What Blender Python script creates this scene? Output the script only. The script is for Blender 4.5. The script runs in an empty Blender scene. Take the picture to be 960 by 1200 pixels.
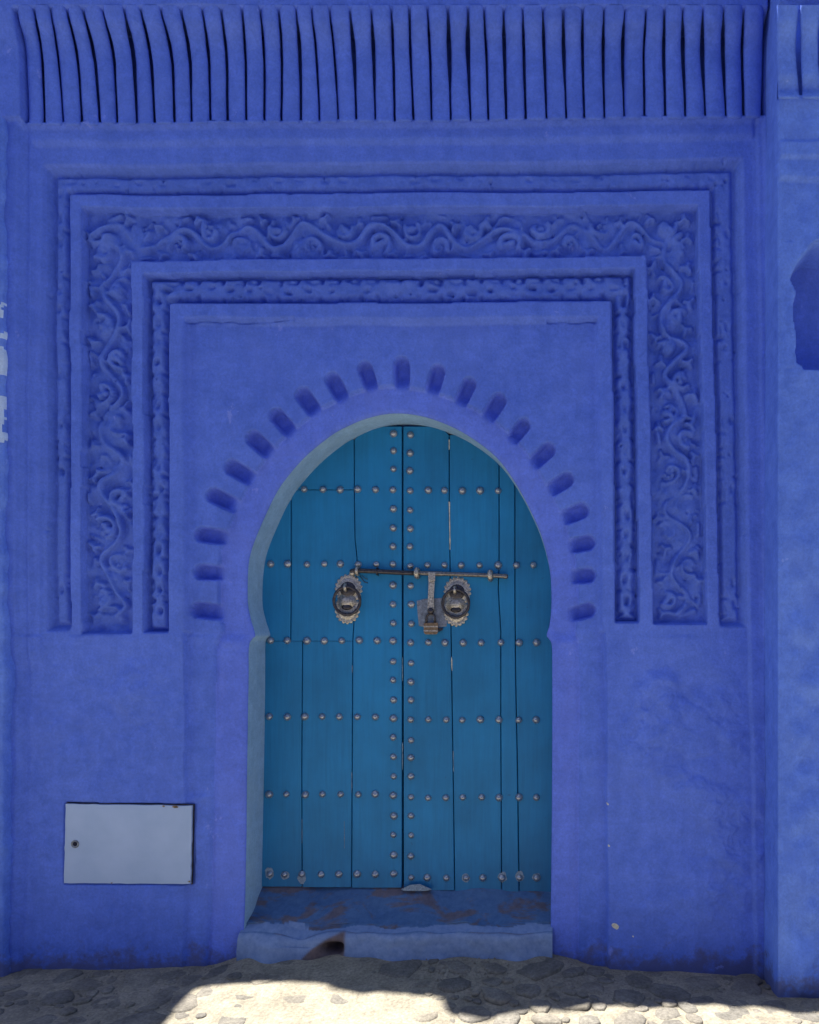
import bpy, bmesh, math, random
import numpy as np
from mathutils import Vector

random.seed(7)
rng = np.random.default_rng(11)
S = bpy.context.scene
COL = S.collection
PX = 0.004            # metres per photo pixel on the plaster face
D = 3.6               # camera to plaster face
CX, CY, CZ = 660.0, 740.0, 1.54   # foot of the camera axis on the facade, eye height

# ------------------------------------------------------------------ camera
cam = bpy.data.cameras.new('camera')
cam_o = bpy.data.objects.new('camera', cam)
COL.objects.link(cam_o)
cam_o.location = (0, -D, CZ)
cam_o.rotation_euler = (math.radians(90), 0, 0)
cam.lens = 27.0
cam.sensor_width = 36.0
cam.shift_x = -0.150
cam.shift_y = 0.1167
cam.clip_end = 2000
S.camera = cam_o

# ------------------------------------------------------------------ world + sun
SUNV = Vector((-0.30, 0.022, 1.0)).normalized()      # towards the sun: high, just behind the wall
w = bpy.data.worlds.new('World')
S.world = w
w.use_nodes = True
nt = w.node_tree
bg = nt.nodes['Background']
sky = nt.nodes.new('ShaderNodeTexSky')
sky.sky_type = 'NISHITA'
sky.sun_disc = False
sky.sun_elevation = math.asin(SUNV.z)
sky.sun_rotation = math.atan2(SUNV.x, SUNV.y)
nt.links.new(sky.outputs[0], bg.inputs[0])
bg.inputs[1].default_value = 0.06
sun = bpy.data.lights.new('sun', 'SUN')
sun.energy = 5.0
sun.angle = math.radians(0.5)
sun.color = (1.0, 0.95, 0.87)
sun_o = bpy.data.objects.new('sun', sun)
COL.objects.link(sun_o)
sun_o.location = (-3, 2, 12)
sun_o.rotation_euler = SUNV.to_track_quat('Z', 'Y').to_euler()
S.view_settings.view_transform = 'Standard'
S.view_settings.look = 'None'
S.view_settings.gamma = 1
S.view_settings.exposure = 1.66
S.render.engine = 'CYCLES'
S.cycles.max_bounces = 8
S.cycles.diffuse_bounces = 4


def W(px, py, h=0.0):
    """world point that stands h metres proud of the plaster face and is measured at photo pixel px,py"""
    k = PX * (D - h) / D
    return ((px - CX) * k, -h, CZ + (CY - py) * k)


# ------------------------------------------------------------------ object helpers
def link(o, parent=None, **kw):
    COL.objects.link(o)
    if parent is not None:
        o.parent = parent
    for k, v in kw.items():
        o[k] = v
    return o


def empty(name, loc, **kw):
    o = bpy.data.objects.new(name, None)
    o.location = loc
    o.empty_display_size = 0.1
    link(o, None, **kw)
    return o


def mesh_obj(name, verts, faces, mat, parent=None, smooth=True, **kw):
    me = bpy.data.meshes.new(name)
    me.from_pydata([tuple(v) for v in verts], [], [tuple(f) for f in faces])
    me.materials.append(mat)
    if smooth:
        me.polygons.foreach_set('use_smooth', [True] * len(me.polygons))
    me.update()
    o = bpy.data.objects.new(name, me)
    link(o, parent, **kw)
    if parent is not None:
        o.matrix_parent_inverse = parent.matrix_world.inverted() if False else o.matrix_parent_inverse
        o.location = tuple(-c for c in parent.location) if parent.parent is None else (0, 0, 0)
    return o


def bm_obj(name, bm, mat, parent=None, smooth=True, loc=None, **kw):
    bmesh.ops.recalc_face_normals(bm, faces=bm.faces)
    me = bpy.data.meshes.new(name)
    bm.to_mesh(me)
    bm.free()
    if isinstance(mat, (list, tuple)):
        for m in mat:
            me.materials.append(m)
    else:
        me.materials.append(mat)
    if smooth:
        me.polygons.foreach_set('use_smooth', [True] * len(me.polygons))
    o = bpy.data.objects.new(name, me)
    link(o, parent, **kw)
    if loc is not None:
        o.location = loc
    elif parent is not None and parent.parent is None:
        o.location = tuple(-c for c in parent.location)
    return o


def quad_grid(nu, nv):
    """faces of a nu x nv vertex grid, index = v*nu+u"""
    i = np.arange(nu - 1)[None, :] + np.arange(nv - 1)[:, None] * nu
    return np.stack([i, i + 1, i + 1 + nu, i + nu], -1).reshape(-1, 4)


def np_mesh(name, V, F, mat, parent=None, N=None, **kw):
    me = bpy.data.meshes.new(name)
    used = np.unique(F)
    remap = np.full(len(V), -1, np.int64)
    remap[used] = np.arange(len(used))
    V2 = V[used].astype(np.float32)
    F2 = remap[F].astype(np.int32)
    me.vertices.add(len(V2))
    me.vertices.foreach_set('co', V2.ravel())
    me.loops.add(F2.size)
    me.loops.foreach_set('vertex_index', F2.ravel())
    me.polygons.add(len(F2))
    k = F2.shape[1]
    me.polygons.foreach_set('loop_start', np.arange(0, F2.size, k, dtype=np.int32))
    me.update(calc_edges=True)
    me.polygons.foreach_set('use_smooth', np.ones(len(F2), bool))
    me.materials.append(mat)
    if N is not None:
        me.normals_split_custom_set_from_vertices(N[used].astype(np.float32).tolist())
    me.update()
    o = bpy.data.objects.new(name, me)
    link(o, parent, **kw)
    if parent is not None and parent.parent is None:
        o.location = tuple(-c for c in parent.location)
    return o


# ------------------------------------------------------------------ noise + blur
def vnoise(shape, cell, seed):
    r = np.random.default_rng(seed)
    h, wd = shape
    ny, nx = int(h / cell) + 4, int(wd / cell) + 4
    g = r.standard_normal((ny, nx)) * 0.6
    y = np.arange(h) / cell
    x = np.arange(wd) / cell
    yi, xi = y.astype(int), x.astype(int)
    fy, fx = y - yi, x - xi

    def wts(f):
        return [(-f ** 3 + 3 * f ** 2 - 3 * f + 1) / 6, (3 * f ** 3 - 6 * f ** 2 + 4) / 6,
                (-3 * f ** 3 + 3 * f ** 2 + 3 * f + 1) / 6, f ** 3 / 6]
    wy, wx = wts(fy), wts(fx)
    t = sum(wy[k][:, None] * g[yi + k] for k in range(4))
    return sum(wx[k][None, :] * t[:, xi + k] for k in range(4)) * 1.8


def blur(a, s):
    r = int(3 * s) + 1
    k = np.exp(-0.5 * (np.arange(-r, r + 1) / s) ** 2)
    k /= k.sum()
    p = np.pad(a, ((r, r), (0, 0)), mode='edge')
    a = sum(k[i] * p[i:i + a.shape[0]] for i in range(2 * r + 1))
    p = np.pad(a, ((0, 0), (r, r)), mode='edge')
    return sum(k[i] * p[:, i:i + a.shape[1]] for i in range(2 * r + 1))


def sstep(a, b, x):
    t = np.clip((x - a) / (b - a), 0, 1)
    return t * t * (3 - 2 * t)


# ------------------------------------------------------------------ materials
def newmat(name):
    m = bpy.data.materials.new(name)
    m.use_nodes = True
    n = m.node_tree.nodes
    b = n['Principled BSDF']
    return m, n, m.node_tree.links, b


def coords(n, l, scale=1.0):
    tc = n.new('ShaderNodeNewGeometry')
    mp = n.new('ShaderNodeMapping')
    mp.inputs['Scale'].default_value = (scale,) * 3 if not isinstance(scale, tuple) else scale
    l.new(tc.outputs['Position'], mp.inputs['Vector'])
    return mp.outputs['Vector']


def noise(n, l, vec, scale, detail=4, rough=0.55, dist=0.0):
    t = n.new('ShaderNodeTexNoise')
    t.inputs['Scale'].default_value = scale
    t.inputs['Detail'].default_value = detail
    t.inputs['Roughness'].default_value = rough
    t.inputs['Distortion'].default_value = dist
    l.new(vec, t.inputs['Vector'])
    return t.outputs['Fac']


def ramp(n, l, fac, stops):
    r = n.new('ShaderNodeValToRGB')
    e = r.color_ramp.elements
    while len(e) < len(stops):
        e.new(0.5)
    for i, (p, c) in enumerate(stops):
        e[i].position = p
        e[i].color = (c[0], c[1], c[2], 1) if not isinstance(c, (int, float)) else (c, c, c, 1)
    l.new(fac, r.inputs['Fac'])
    return r.outputs['Color']


def mix(n, l, fac, a, b, mode='MIX'):
    m = n.new('ShaderNodeMix')
    m.data_type = 'RGBA'
    m.blend_type = mode
    if isinstance(fac, (int, float)):
        m.inputs[0].default_value = fac
    else:
        l.new(fac, m.inputs[0])
    for s, v in ((m.inputs[6], a), (m.inputs[7], b)):
        if isinstance(v, tuple):
            s.default_value = (v[0], v[1], v[2], 1)
        else:
            l.new(v, s)
    return m.outputs[2]


def bump(n, l, b, hgt, strength, dist, prev=None):
    bp = n.new('ShaderNodeBump')
    bp.inputs['Strength'].default_value = strength
    bp.inputs['Distance'].default_value = dist
    l.new(hgt, bp.inputs['Height'])
    if prev is not None:
        l.new(prev, bp.inputs['Normal'])
    l.new(bp.outputs['Normal'], b.inputs['Normal'])
    return bp.outputs['Normal']


def plaster(name, c1, c2, c3, chip=(0.45, 0.50, 0.62), chip_amt=0.0, rough=0.72):
    m, n, l, b = newmat(name)
    v = coords(n, l)
    n1 = noise(n, l, v, 1.6, 5, 0.6)
    n2 = noise(n, l, v, 14, 6, 0.65, 0.3)
    n3 = noise(n, l, v, 90, 5, 0.7)
    base = ramp(n, l, n1, [(0.30, c1), (0.52, c2), (0.72, c3)])
    f2 = ramp(n, l, n2, [(0.38, 0.0), (0.70, 1.0)])
    base = mix(n, l, mix(n, l, 0.45, (0, 0, 0), f2), base, tuple(min(1, c * 1.25 + 0.01) for c in c3))
    f3 = ramp(n, l, n3, [(0.3, 0.84), (0.7, 1.08)])
    base = mix(n, l, 1.0, base, f3, 'MULTIPLY')
    # hard-edged overpaint patches, a slightly different batch of limewash
    vo = coords(n, l, (2.2, 2.2, 1.5))
    n4 = noise(n, l, vo, 2.1, 9, 0.62, 0.6)
    patch = ramp(n, l, n4, [(0.545, 0.0), (0.56, 1.0)])
    base = mix(n, l, mix(n, l, 0.22, (0, 0, 0), patch), base, (c1[0] * 1.35, c1[1] * 1.15, c1[2] * 1.0))
    for (sx_, sz_, pw) in ((5, 34, .24), (30, 6, .18)):
        nbr = noise(n, l, coords(n, l, (sx_, 12, sz_)), 1.0, 5, 0.6, .25)
        bs = ramp(n, l, nbr, [(0.35, 0.90), (0.65, 1.09)])
        base = mix(n, l, pw, base, mix(n, l, 1.0, base, bs, 'MULTIPLY'))
    # vertical rain streaks
    vs = coords(n, l, (22, 22, 1.1))
    n5 = noise(n, l, vs, 1.0, 4, 0.6)
    st = ramp(n, l, n5, [(0.38, 0.95), (0.62, 1.02)])
    base = mix(n, l, 0.6, base, mix(n, l, 1.0, base, st, 'MULTIPLY'))
    if name != 'pale_blue_limewash':
        sz = n.new('ShaderNodeSeparateXYZ')
        l.new(v, sz.inputs[0])
        mr = n.new('ShaderNodeMapRange')
        mr.inputs[1].default_value = -.05
        mr.inputs[2].default_value = .20
        mr.inputs[3].default_value = .52
        mr.inputs[4].default_value = .0
        l.new(sz.outputs[2], mr.inputs[0])
        ad = n.new('ShaderNodeMath')
        ad.operation = 'ADD'
        l.new(mr.outputs[0], ad.inputs[0])
        l.new(noise(n, l, v, 13, 9, 0.72), ad.inputs[1])
        gm = ramp(n, l, ad.outputs[0], [(0.80, 0.0), (0.98, 0.75)])
        base = mix(n, l, gm, base, (0.10, 0.095, 0.17))
        # thin older coats showing through
        n8 = noise(n, l, coords(n, l, (1, 1, .8)), 7.5, 12, 0.72, 0.2)
        oc = ramp(n, l, n8, [(0.655, 0.0), (0.672, 0.45)])
        base = mix(n, l, oc, base, (c3[0] * 1.9 + .02, c3[1] * 1.5, min(.9, c3[2] * 1.12)))
    if chip_amt > 0:
        n6 = noise(n, l, v, 19, 9, 0.72)
        cf = ramp(n, l, n6, [(0.76 - chip_amt, 0.0), (0.775 - chip_amt, 1.0)])
        base = mix(n, l, cf, base, chip)
    l.new(base, b.inputs['Base Color'])
    b.inputs['Roughness'].default_value = rough
    b.inputs['Specular IOR Level'].default_value = 0.25
    nn = bump(n, l, b, noise(n, l, v, 260, 4, 0.6), 0.35, 0.0012)
    nn = bump(n, l, b, n3, 0.45, 0.003, nn)
    nb = noise(n, l, v, 30, 5, 0.6)
    nn = bump(n, l, b, nb, 0.6, 0.008, nn)
    # fine trowel and hairline cracks
    vc = n.new('ShaderNodeTexVoronoi')
    vc.feature = 'DISTANCE_TO_EDGE'
    vc.inputs['Scale'].default_value = 3.1
    dv = n.new('ShaderNodeVectorMath')
    dv.operation = 'ADD'
    nz = n.new('ShaderNodeTexNoise')
    nz.inputs['Scale'].default_value = 7
    nz.inputs['Detail'].default_value = 6
    l.new(v, nz.inputs['Vector'])
    l.new(v, dv.inputs[0])
    l.new(nz.outputs['Color'], dv.inputs[1])
    l.new(dv.outputs[0], vc.inputs['Vector'])
    cr = ramp(n, l, vc.outputs['Distance'], [(0.0, 0.0), (0.006, 1.0)])
    bump(n, l, b, cr, 0.25, 0.002, nn)
    return m


M_wall = plaster('blue_limewash', (0.074, 0.148, 0.62), (0.092, 0.174, 0.68), (0.116, 0.206, 0.74), chip_amt=0.0)
M_relief = plaster('blue_limewash_on_carving', (0.066, 0.136, 0.57), (0.083, 0.160, 0.62), (0.105, 0.190, 0.68))
M_arch = plaster('violet_blue_limewash', (0.104, 0.174, 0.70), (0.114, 0.190, 0.74), (0.128, 0.212, 0.78))
M_rough = plaster('lighter_blue_limewash', (0.082, 0.175, 0.68), (0.105, 0.21, 0.74), (0.15, 0.28, 0.82), chip_amt=0.03, chip=(0.22, 0.32, 0.62))
M_reveal = plaster('pale_blue_limewash', (0.22, 0.38, 0.58), (0.26, 0.43, 0.64), (0.31, 0.49, 0.70))
M_white = plaster('added_house_washed_out_blue', (0.20, 0.26, 0.48), (0.24, 0.30, 0.54), (0.30, 0.36, 0.60))
M_pale = plaster('pale_patch_blue', (0.36, 0.52, 0.88), (0.42, 0.58, 0.90), (0.50, 0.65, 0.92))


def wood_mat(name, c, var=0.0):
    m, n, l, b = newmat(name)
    oi = n.new('ShaderNodeObjectInfo')
    v = coords(n, l, (1, 1, 0.06))
    n1 = noise(n, l, v, 60, 6, 0.65, 0.4)
    vv = coords(n, l)
    n2 = noise(n, l, vv, 3.2, 5, 0.6)
    base = ramp(n, l, n2, [(0.3, tuple(x * 0.86 for x in c)), (0.7, tuple(x * 1.16 for x in c))])
    g = ramp(n, l, n1, [(0.30, 0.88), (0.65, 1.04)])
    base = mix(n, l, 1.0, base, g, 'MULTIPLY')
    r = ramp(n, l, oi.outputs['Random'], [(0.0, 0.93), (1.0, 1.08)])
    base = mix(n, l, 1.0, base, r, 'MULTIPLY')
    # scuffs and grime
    n4 = noise(n, l, vv, 24, 9, 0.75)
    sc = ramp(n, l, n4, [(0.66, 0.0), (0.70, 1.0)])
    base = mix(n, l, mix(n, l, 0.45, (0, 0, 0), sc), base, (0.02, 0.05, 0.12))
    n9 = noise(n, l, coords(n, l, (1, 1, .12)), 75, 8, 0.75)
    pw = ramp(n, l, n9, [(0.71, 0.0), (0.74, 0.5)])
    base = mix(n, l, pw, base, (0.10, 0.27, 0.42))
    # worn dark paint near the foot of the door: kicked and splashed
    geo = n.new('ShaderNodeNewGeometry')
    sx = n.new('ShaderNodeSeparateXYZ')
    l.new(geo.outputs['Position'], sx.inputs[0])
    mr = n.new('ShaderNodeMapRange')
    mr.inputs[1].default_value = 0.26
    mr.inputs[2].default_value = 0.55
    mr.inputs[3].default_value = 0.40
    mr.inputs[4].default_value = 0.0
    l.new(sx.outputs[2], mr.inputs[0])
    n7 = noise(n, l, coords(n, l, (1, 1, 0.35)), 30, 7, 0.7)
    mu = n.new('ShaderNodeMath')
    mu.operation = 'MULTIPLY'
    l.new(mr.outputs[0], mu.inputs[0])
    l.new(n7, mu.inputs[1])
    base = mix(n, l, mu.outputs[0], base, (0.012, 0.035, 0.11))
    l.new(base, b.inputs['Base Color'])
    b.inputs['Roughness'].default_value = 0.55
    b.inputs['Specular IOR Level'].default_value = 0.35
    nn = bump(n, l, b, n1, 0.5, 0.0016)
    bump(n, l, b, noise(n, l, vv, 200, 3, 0.6), 0.25, 0.0008, nn)
    return m


M_door = wood_mat('teal_painted_wood', (0.011, 0.188, 0.425))


def simple(name, c, rough, metal=0.0, nscale=60, var=0.25, bstr=0.3, bdist=0.001):
    m, n, l, b = newmat(name)
    v = coords(n, l)
    nz = noise(n, l, v, nscale, 6, 0.65)
    base = ramp(n, l, nz, [(0.3, tuple(x * (1 - var) for x in c)), (0.7, tuple(min(1, x * (1 + var)) for x in c))])
    l.new(base, b.inputs['Base Color'])
    b.inputs['Roughness'].default_value = rough
    b.inputs['Metallic'].default_value = metal
    bump(n, l, b, nz, bstr, bdist)
    return m


M_stud = simple('tarnished_nickel', (0.34, 0.37, 0.43), 0.34, 0.8, 220, 0.4)
M_brass = simple('weathered_brass', (0.46, 0.43, 0.38), 0.36, 0.85, 150, 0.7, 0.8, 0.003)
M_iron = simple('dark_iron', (0.070, 0.066, 0.075), 0.36, 0.8, 110, 0.5, 0.5, 0.0015)
M_pewter = simple('dark_worn_pewter', (0.20, 0.19, 0.19), 0.36, 0.85, 130, 0.6, 0.6, 0.002)
M_tin = simple('dull_tin_plate', (0.22, 0.25, 0.30), 0.48, 0.6, 70, 0.5, 0.4, 0.001)
M_rust = simple('rusty_brass', (0.20, 0.14, 0.09), 0.5, 0.5, 120, 0.5, 0.6, 0.002)
M_dark = simple('dark_gap', (0.01, 0.012, 0.03), 0.9)
M_chip_and_light = simple('bare_chalky_plaster_and_joint_light', (0.55, 0.55, 0.48), 0.9, 0, 80, 0.3)  # plaster chips, and the light painted in the door joints
M_worn_and_light = simple('scraped_grey_paint_and_joint_light', (0.20, 0.27, 0.36), 0.8, 0, 150, 0.45)  # scraped paint and mortar, and fainter painted light in the door joints


def hatch_mat():
    m, n, l, b = newmat('pale_painted_steel')
    v = coords(n, l)
    n1 = noise(n, l, v, 6, 6, 0.6)
    base = ramp(n, l, n1, [(0.3, (0.31, 0.43, 0.66)), (0.7, (0.38, 0.50, 0.74))])
    n2 = noise(n, l, v, 55, 8, 0.7)
    base = mix(n, l, ramp(n, l, n2, [(0.735, 0.0), (0.75, 1.0)]), base, (0.16, 0.10, 0.06))
    l.new(base, b.inputs['Base Color'])
    b.inputs['Roughness'].default_value = 0.5
    bump(n, l, b, noise(n, l, v, 120, 4, 0.6), 0.2, 0.001)
    return m


M_hatch = hatch_mat()


def step_mat():
    m, n, l, b = newmat('worn_painted_step')
    v = coords(n, l)
    vs = coords(n, l, (.65, 1, 1.5))
    n1 = noise(n, l, vs, 6.5, 10, 0.68, 0.5)
    n2 = noise(n, l, v, 40, 7, 0.7)
    paint = ramp(n, l, n2, [(0.3, (0.040, 0.105, 0.25)), (0.7, (0.075, 0.16, 0.33))])
    earth = ramp(n, l, n2, [(0.3, (0.085, 0.068, 0.085)), (0.7, (0.16, 0.12, 0.13))])
    wear = ramp(n, l, n1, [(0.485, 0.0), (0.56, 0.85)])
    at = n.new('ShaderNodeAttribute')
    at.attribute_name = 'front'
    pale = ramp(n, l, n2, [(0.3, (0.12, 0.20, 0.40)), (0.7, (0.22, 0.31, 0.52))])
    sep = n.new('ShaderNodeMath')
    sep.operation = 'SUBTRACT'
    sep.inputs[0].default_value = 1.0
    l.new(at.outputs['Fac'], sep.inputs[1])
    mu = n.new('ShaderNodeMath')
    mu.operation = 'MULTIPLY'
    l.new(wear, mu.inputs[0])
    l.new(sep.outputs[0], mu.inputs[1])
    c = mix(n, l, mu.outputs[0], paint, earth)
    # the front face keeps a pale wash with soft stains
    c = mix(n, l, at.outputs['Fac'], c, pale)
    at2 = n.new('ShaderNodeAttribute')
    at2.attribute_name = 'dirt'
    c = mix(n, l, at2.outputs['Fac'], c, earth)
    l.new(c, b.inputs['Base Color'])
    b.inputs['Roughness'].default_value = 0.8
    nn = bump(n, l, b, n1, 0.5, 0.006)
    bump(n, l, b, n2, 0.5, 0.004, nn)
    return m


M_step = step_mat()


def stone_mat(name, a, c, bb):
    m, n, l, b = newmat(name)
    oi = n.new('ShaderNodeObjectInfo')
    v = coords(n, l)
    n1 = noise(n, l, v, 9, 7, 0.65)
    n2 = noise(n, l, v, 75, 7, 0.7)
    base = ramp(n, l, n1, [(0.3, a), (0.5, c), (0.7, bb)])
    f = ramp(n, l, n2, [(0.30, 0.55), (0.68, 1.18)])
    base = mix(n, l, 1.0, base, f, 'MULTIPLY')
    r = ramp(n, l, oi.outputs['Random'], [(0.0, (0.78, 0.79, 0.80)), (0.5, (0.96, 0.95, 0.93)), (1.0, (1.1, 1.07, 1.0))])
    base = mix(n, l, 1.0, base, r, 'MULTIPLY')
    l.new(base, b.inputs['Base Color'])
    b.inputs['Roughness'].default_value = 0.85
    b.inputs['Specular IOR Level'].default_value = 0.2
    nn = bump(n, l, b, n2, 0.7, 0.006)
    bump(n, l, b, noise(n, l, v, 22, 5, 0.6), 0.6, 0.012, nn)
    return m


M_stone = stone_mat('worn_limestone', (0.15, 0.140, 0.122), (0.205, 0.19, 0.165), (0.28, 0.262, 0.22))
M_earth = stone_mat('packed_lime_earth', (0.20, 0.182, 0.150), (0.27, 0.248, 0.20), (0.34, 0.31, 0.25))

# ------------------------------------------------------------------ doorway outline (photo pixels, on the plaster face)
key = [(281, 1135), (283, 1060), (285, 960), (286.5, 860), (287.5, 790), (287.7, 757), (290.5, 749), (293.7, 745), (291.5, 736), (288.5, 727), (284.6, 707),
       (284.7, 676), (286.6, 655), (291.5, 637), (303.5, 608), (316, 581), (330, 559), (355, 531), (384, 507), (404, 495.5), (426, 486.5),
       (453, 480.5), (480, 481.5), (510, 489), (545, 505.5), (580, 532), (605, 566), (625, 604), (637, 635), (644.5, 670),
       (646, 706), (644, 730), (640.5, 744), (643, 749), (646.5, 757), (647, 790), (647, 860), (646.5, 960), (645.5, 1060), (645, 1135)]


def catmull(P, n=6):
    out = []
    for i in range(len(P) - 1):
        p0 = P[max(i - 1, 0)]
        p1, p2 = P[i], P[i + 1]
        p3 = P[min(i + 2, len(P) - 1)]
        for k in range(n):
            t = k / n
            out.append(tuple(0.5 * ((2 * p1[j]) + (-p0[j] + p2[j]) * t + (2 * p0[j] - 5 * p1[j] + 4 * p2[j] - p3[j]) * t * t
                                    + (-p0[j] + 3 * p1[j] - 3 * p2[j] + p3[j]) * t ** 3) for j in (0, 1)))
    out.append(P[-1])
    return out


OPEN = catmull(key, 5)
OP = np.array(OPEN)

# ------------------------------------------------------------------ relief map of the facade, one sample per photo pixel
X0, Y0, X1, Y1 = -20, -14, 985, 1190
wd, ht = X1 - X0, Y1 - Y0
xs = np.arange(X0, X1)[None, :] * np.ones((ht, 1))
ys = np.arange(Y0, Y1)[:, None] * np.ones((1, wd))


def ln(v, a, b):
    return a[1] + (b[1] - a[1]) * (v - a[0]) / (b[0] - a[0])


wob = vnoise((ht, wd), 60, 3) * 0.9 + vnoise((ht, wd), 22, 4) * 0.55
wob2 = vnoise((ht, wd), 55, 5) * 0.9 + vnoise((ht, wd), 20, 6) * 0.55
xw, yw = xs + wob, ys + wob2


def inside(L, R, T, B=None, x=xw, y=yw):
    """signed px distance (positive inside) from left line x(y), right line x(y), top line y(x)"""
    d = np.minimum(x - ln(y, *L), ln(y, *R) - x)
    d = np.minimum(d, y - ln(x, *T))
    if B is not None:
        d = np.minimum(d, ln(x, *B) - y)
    return d


Q0 = inside(((195, 55), (738, 54)), ((190, 866), (735, 876)), ((55, 197), (868, 189)), ((54, 739), (876, 735)))
Q1 = inside(((228, 82), (740, 81)), ((222, 833), (733, 845)), ((82, 228), (833, 221)))
Q2 = inside(((247, 97), (740, 96)), ((245, 817), (730, 829)), ((97, 246), (817, 241)), ((96, 742), (830, 730)))
Q3 = inside(((303, 153), (740, 154)), ((298, 759), (727, 767)), ((153, 304), (759, 298)))
Q4 = inside(((321, 169), (738, 169)), ((318, 743), (727, 749)), ((169, 321), (742, 316)), ((169, 740), (748, 728)))
Q5 = inside(((355, 197), (738, 197)), ((351, 717), (727, 722)), ((196, 355), (717, 351)))
Q6 = inside(((372, 213), (745, 216)), ((372, 702), (745, 709)), ((213, 372), (702, 371)))

H = np.zeros((ht, wd))
LAB = np.zeros((ht, wd), np.int8)
# low undulation of hand-laid plaster
base_n = vnoise((ht, wd), 110, 21) * 0.008 + vnoise((ht, wd), 45, 22) * 0.0042 + vnoise((ht, wd), 16, 23) * 0.0015 + vnoise((ht, wd), 7, 24) * .0004

# mouldings outside the outer frieze
top = yw < ln(xw, (55, 197), (868, 189))
lefts = np.minimum(ln(ys, (190, 54), (1150, 45)) - xw, 60)
rights = np.minimum(xw - ln(ys, (190, 868), (1150, 885)), 60)
upm = ln(xw, (55, 197), (868, 189)) - yw
out = np.maximum(np.maximum(lefts, rights), upm)       # px outside the outer frieze
fdl = 1 - .75 * sstep(745, 800, ys) * (xs < 400)
H += 0.012 * sstep(-1.0, 1.5, out) * fdl
H += 0.014 * sstep(9, 13, np.maximum(np.maximum(lefts, rights * 0.75), upm * 0.45)) * fdl
H += 0.016 * sstep(19, 24, np.maximum(np.maximum(lefts * 0.9, rights * 0.85), upm * 0.50))
H -= 0.010 * np.exp(-((np.maximum(lefts, rights) - 16.5) / 2.0) ** 2) * fdl
H += 0.05 * sstep(43, 47, lefts) * (ys > -50)
LAB[(out > 0) & (ys < 745)] = 5

fri = (Q0 > 0) & (Q1 <= 0)
LAB[fri] = 1
frame = (Q1 > 0) & (yw < 745)
LAB[frame] = 5
sc = (Q2 > 0) & (Q3 <= 0)
LAB[sc] = 2
lf = (Q4 > 0) & (Q5 <= 0)
LAB[lf] = 3

F0, F1, F2, FP = -0.046, -0.064, -0.060, -0.030
H = np.where(fri, F0 * sstep(-.5, 9, Q0), H)
H = np.where(sc, F1, H)
H = np.where(lf, F2, H)
# panel and the strip beside the jambs
H = np.where(Q6 > 0, FP * sstep(-0.5, 7, Q6 + 0 * ys), H)
lowL = (ys > 740) & (xw > 216) & (xs < 470)
H = np.where(lowL, FP + .006 * sstep(745, 790, ys) + 0.012 * sstep(840, 1000, ys), H)
lowR = (ys > 740) & (xw < ln(ys, (745, 709), (1140, 713))) & (xs >= 470)
H = np.where(lowR, FP, H)

# ---- carving strokes
ORN = np.zeros((ht, wd))
NEG = np.zeros((ht, wd))


def stamp(pts, R, hgt, flat=0.25, arr=None):
    arr = ORN if arr is None else arr
    last = None
    for (x, y) in pts:
        if last is not None:
            dx, dy = x - last[0], y - last[1]
            nn = max(1, int(math.hypot(dx, dy) / 0.9))
        else:
            nn, dx, dy = 1, 0, 0
            last = (x, y)
        for k in range(1, nn + 1):
            cx, cy = last[0] + dx * k / nn, last[1] + dy * k / nn
            r = int(R + 2)
            ix, iy = int(cx) - X0, int(cy) - Y0
            a, b_, c, d_ = max(0, iy - r), min(ht, iy + r + 1), max(0, ix - r), min(wd, ix + r + 1)
            if a >= b_ or c >= d_:
                continue
            rr = np.hypot(xs[a:b_, c:d_] - cx, ys[a:b_, c:d_] - cy) / R
            v = hgt * np.clip((1 - rr * rr) * (1 + flat), 0, 1)
            arr[a:b_, c:d_] = np.maximum(arr[a:b_, c:d_], v)
        last = (x, y)


ow1 = vnoise((ht, wd), 16, 301) * 3.4
ow2 = vnoise((ht, wd), 16, 302) * 3.4


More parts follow.
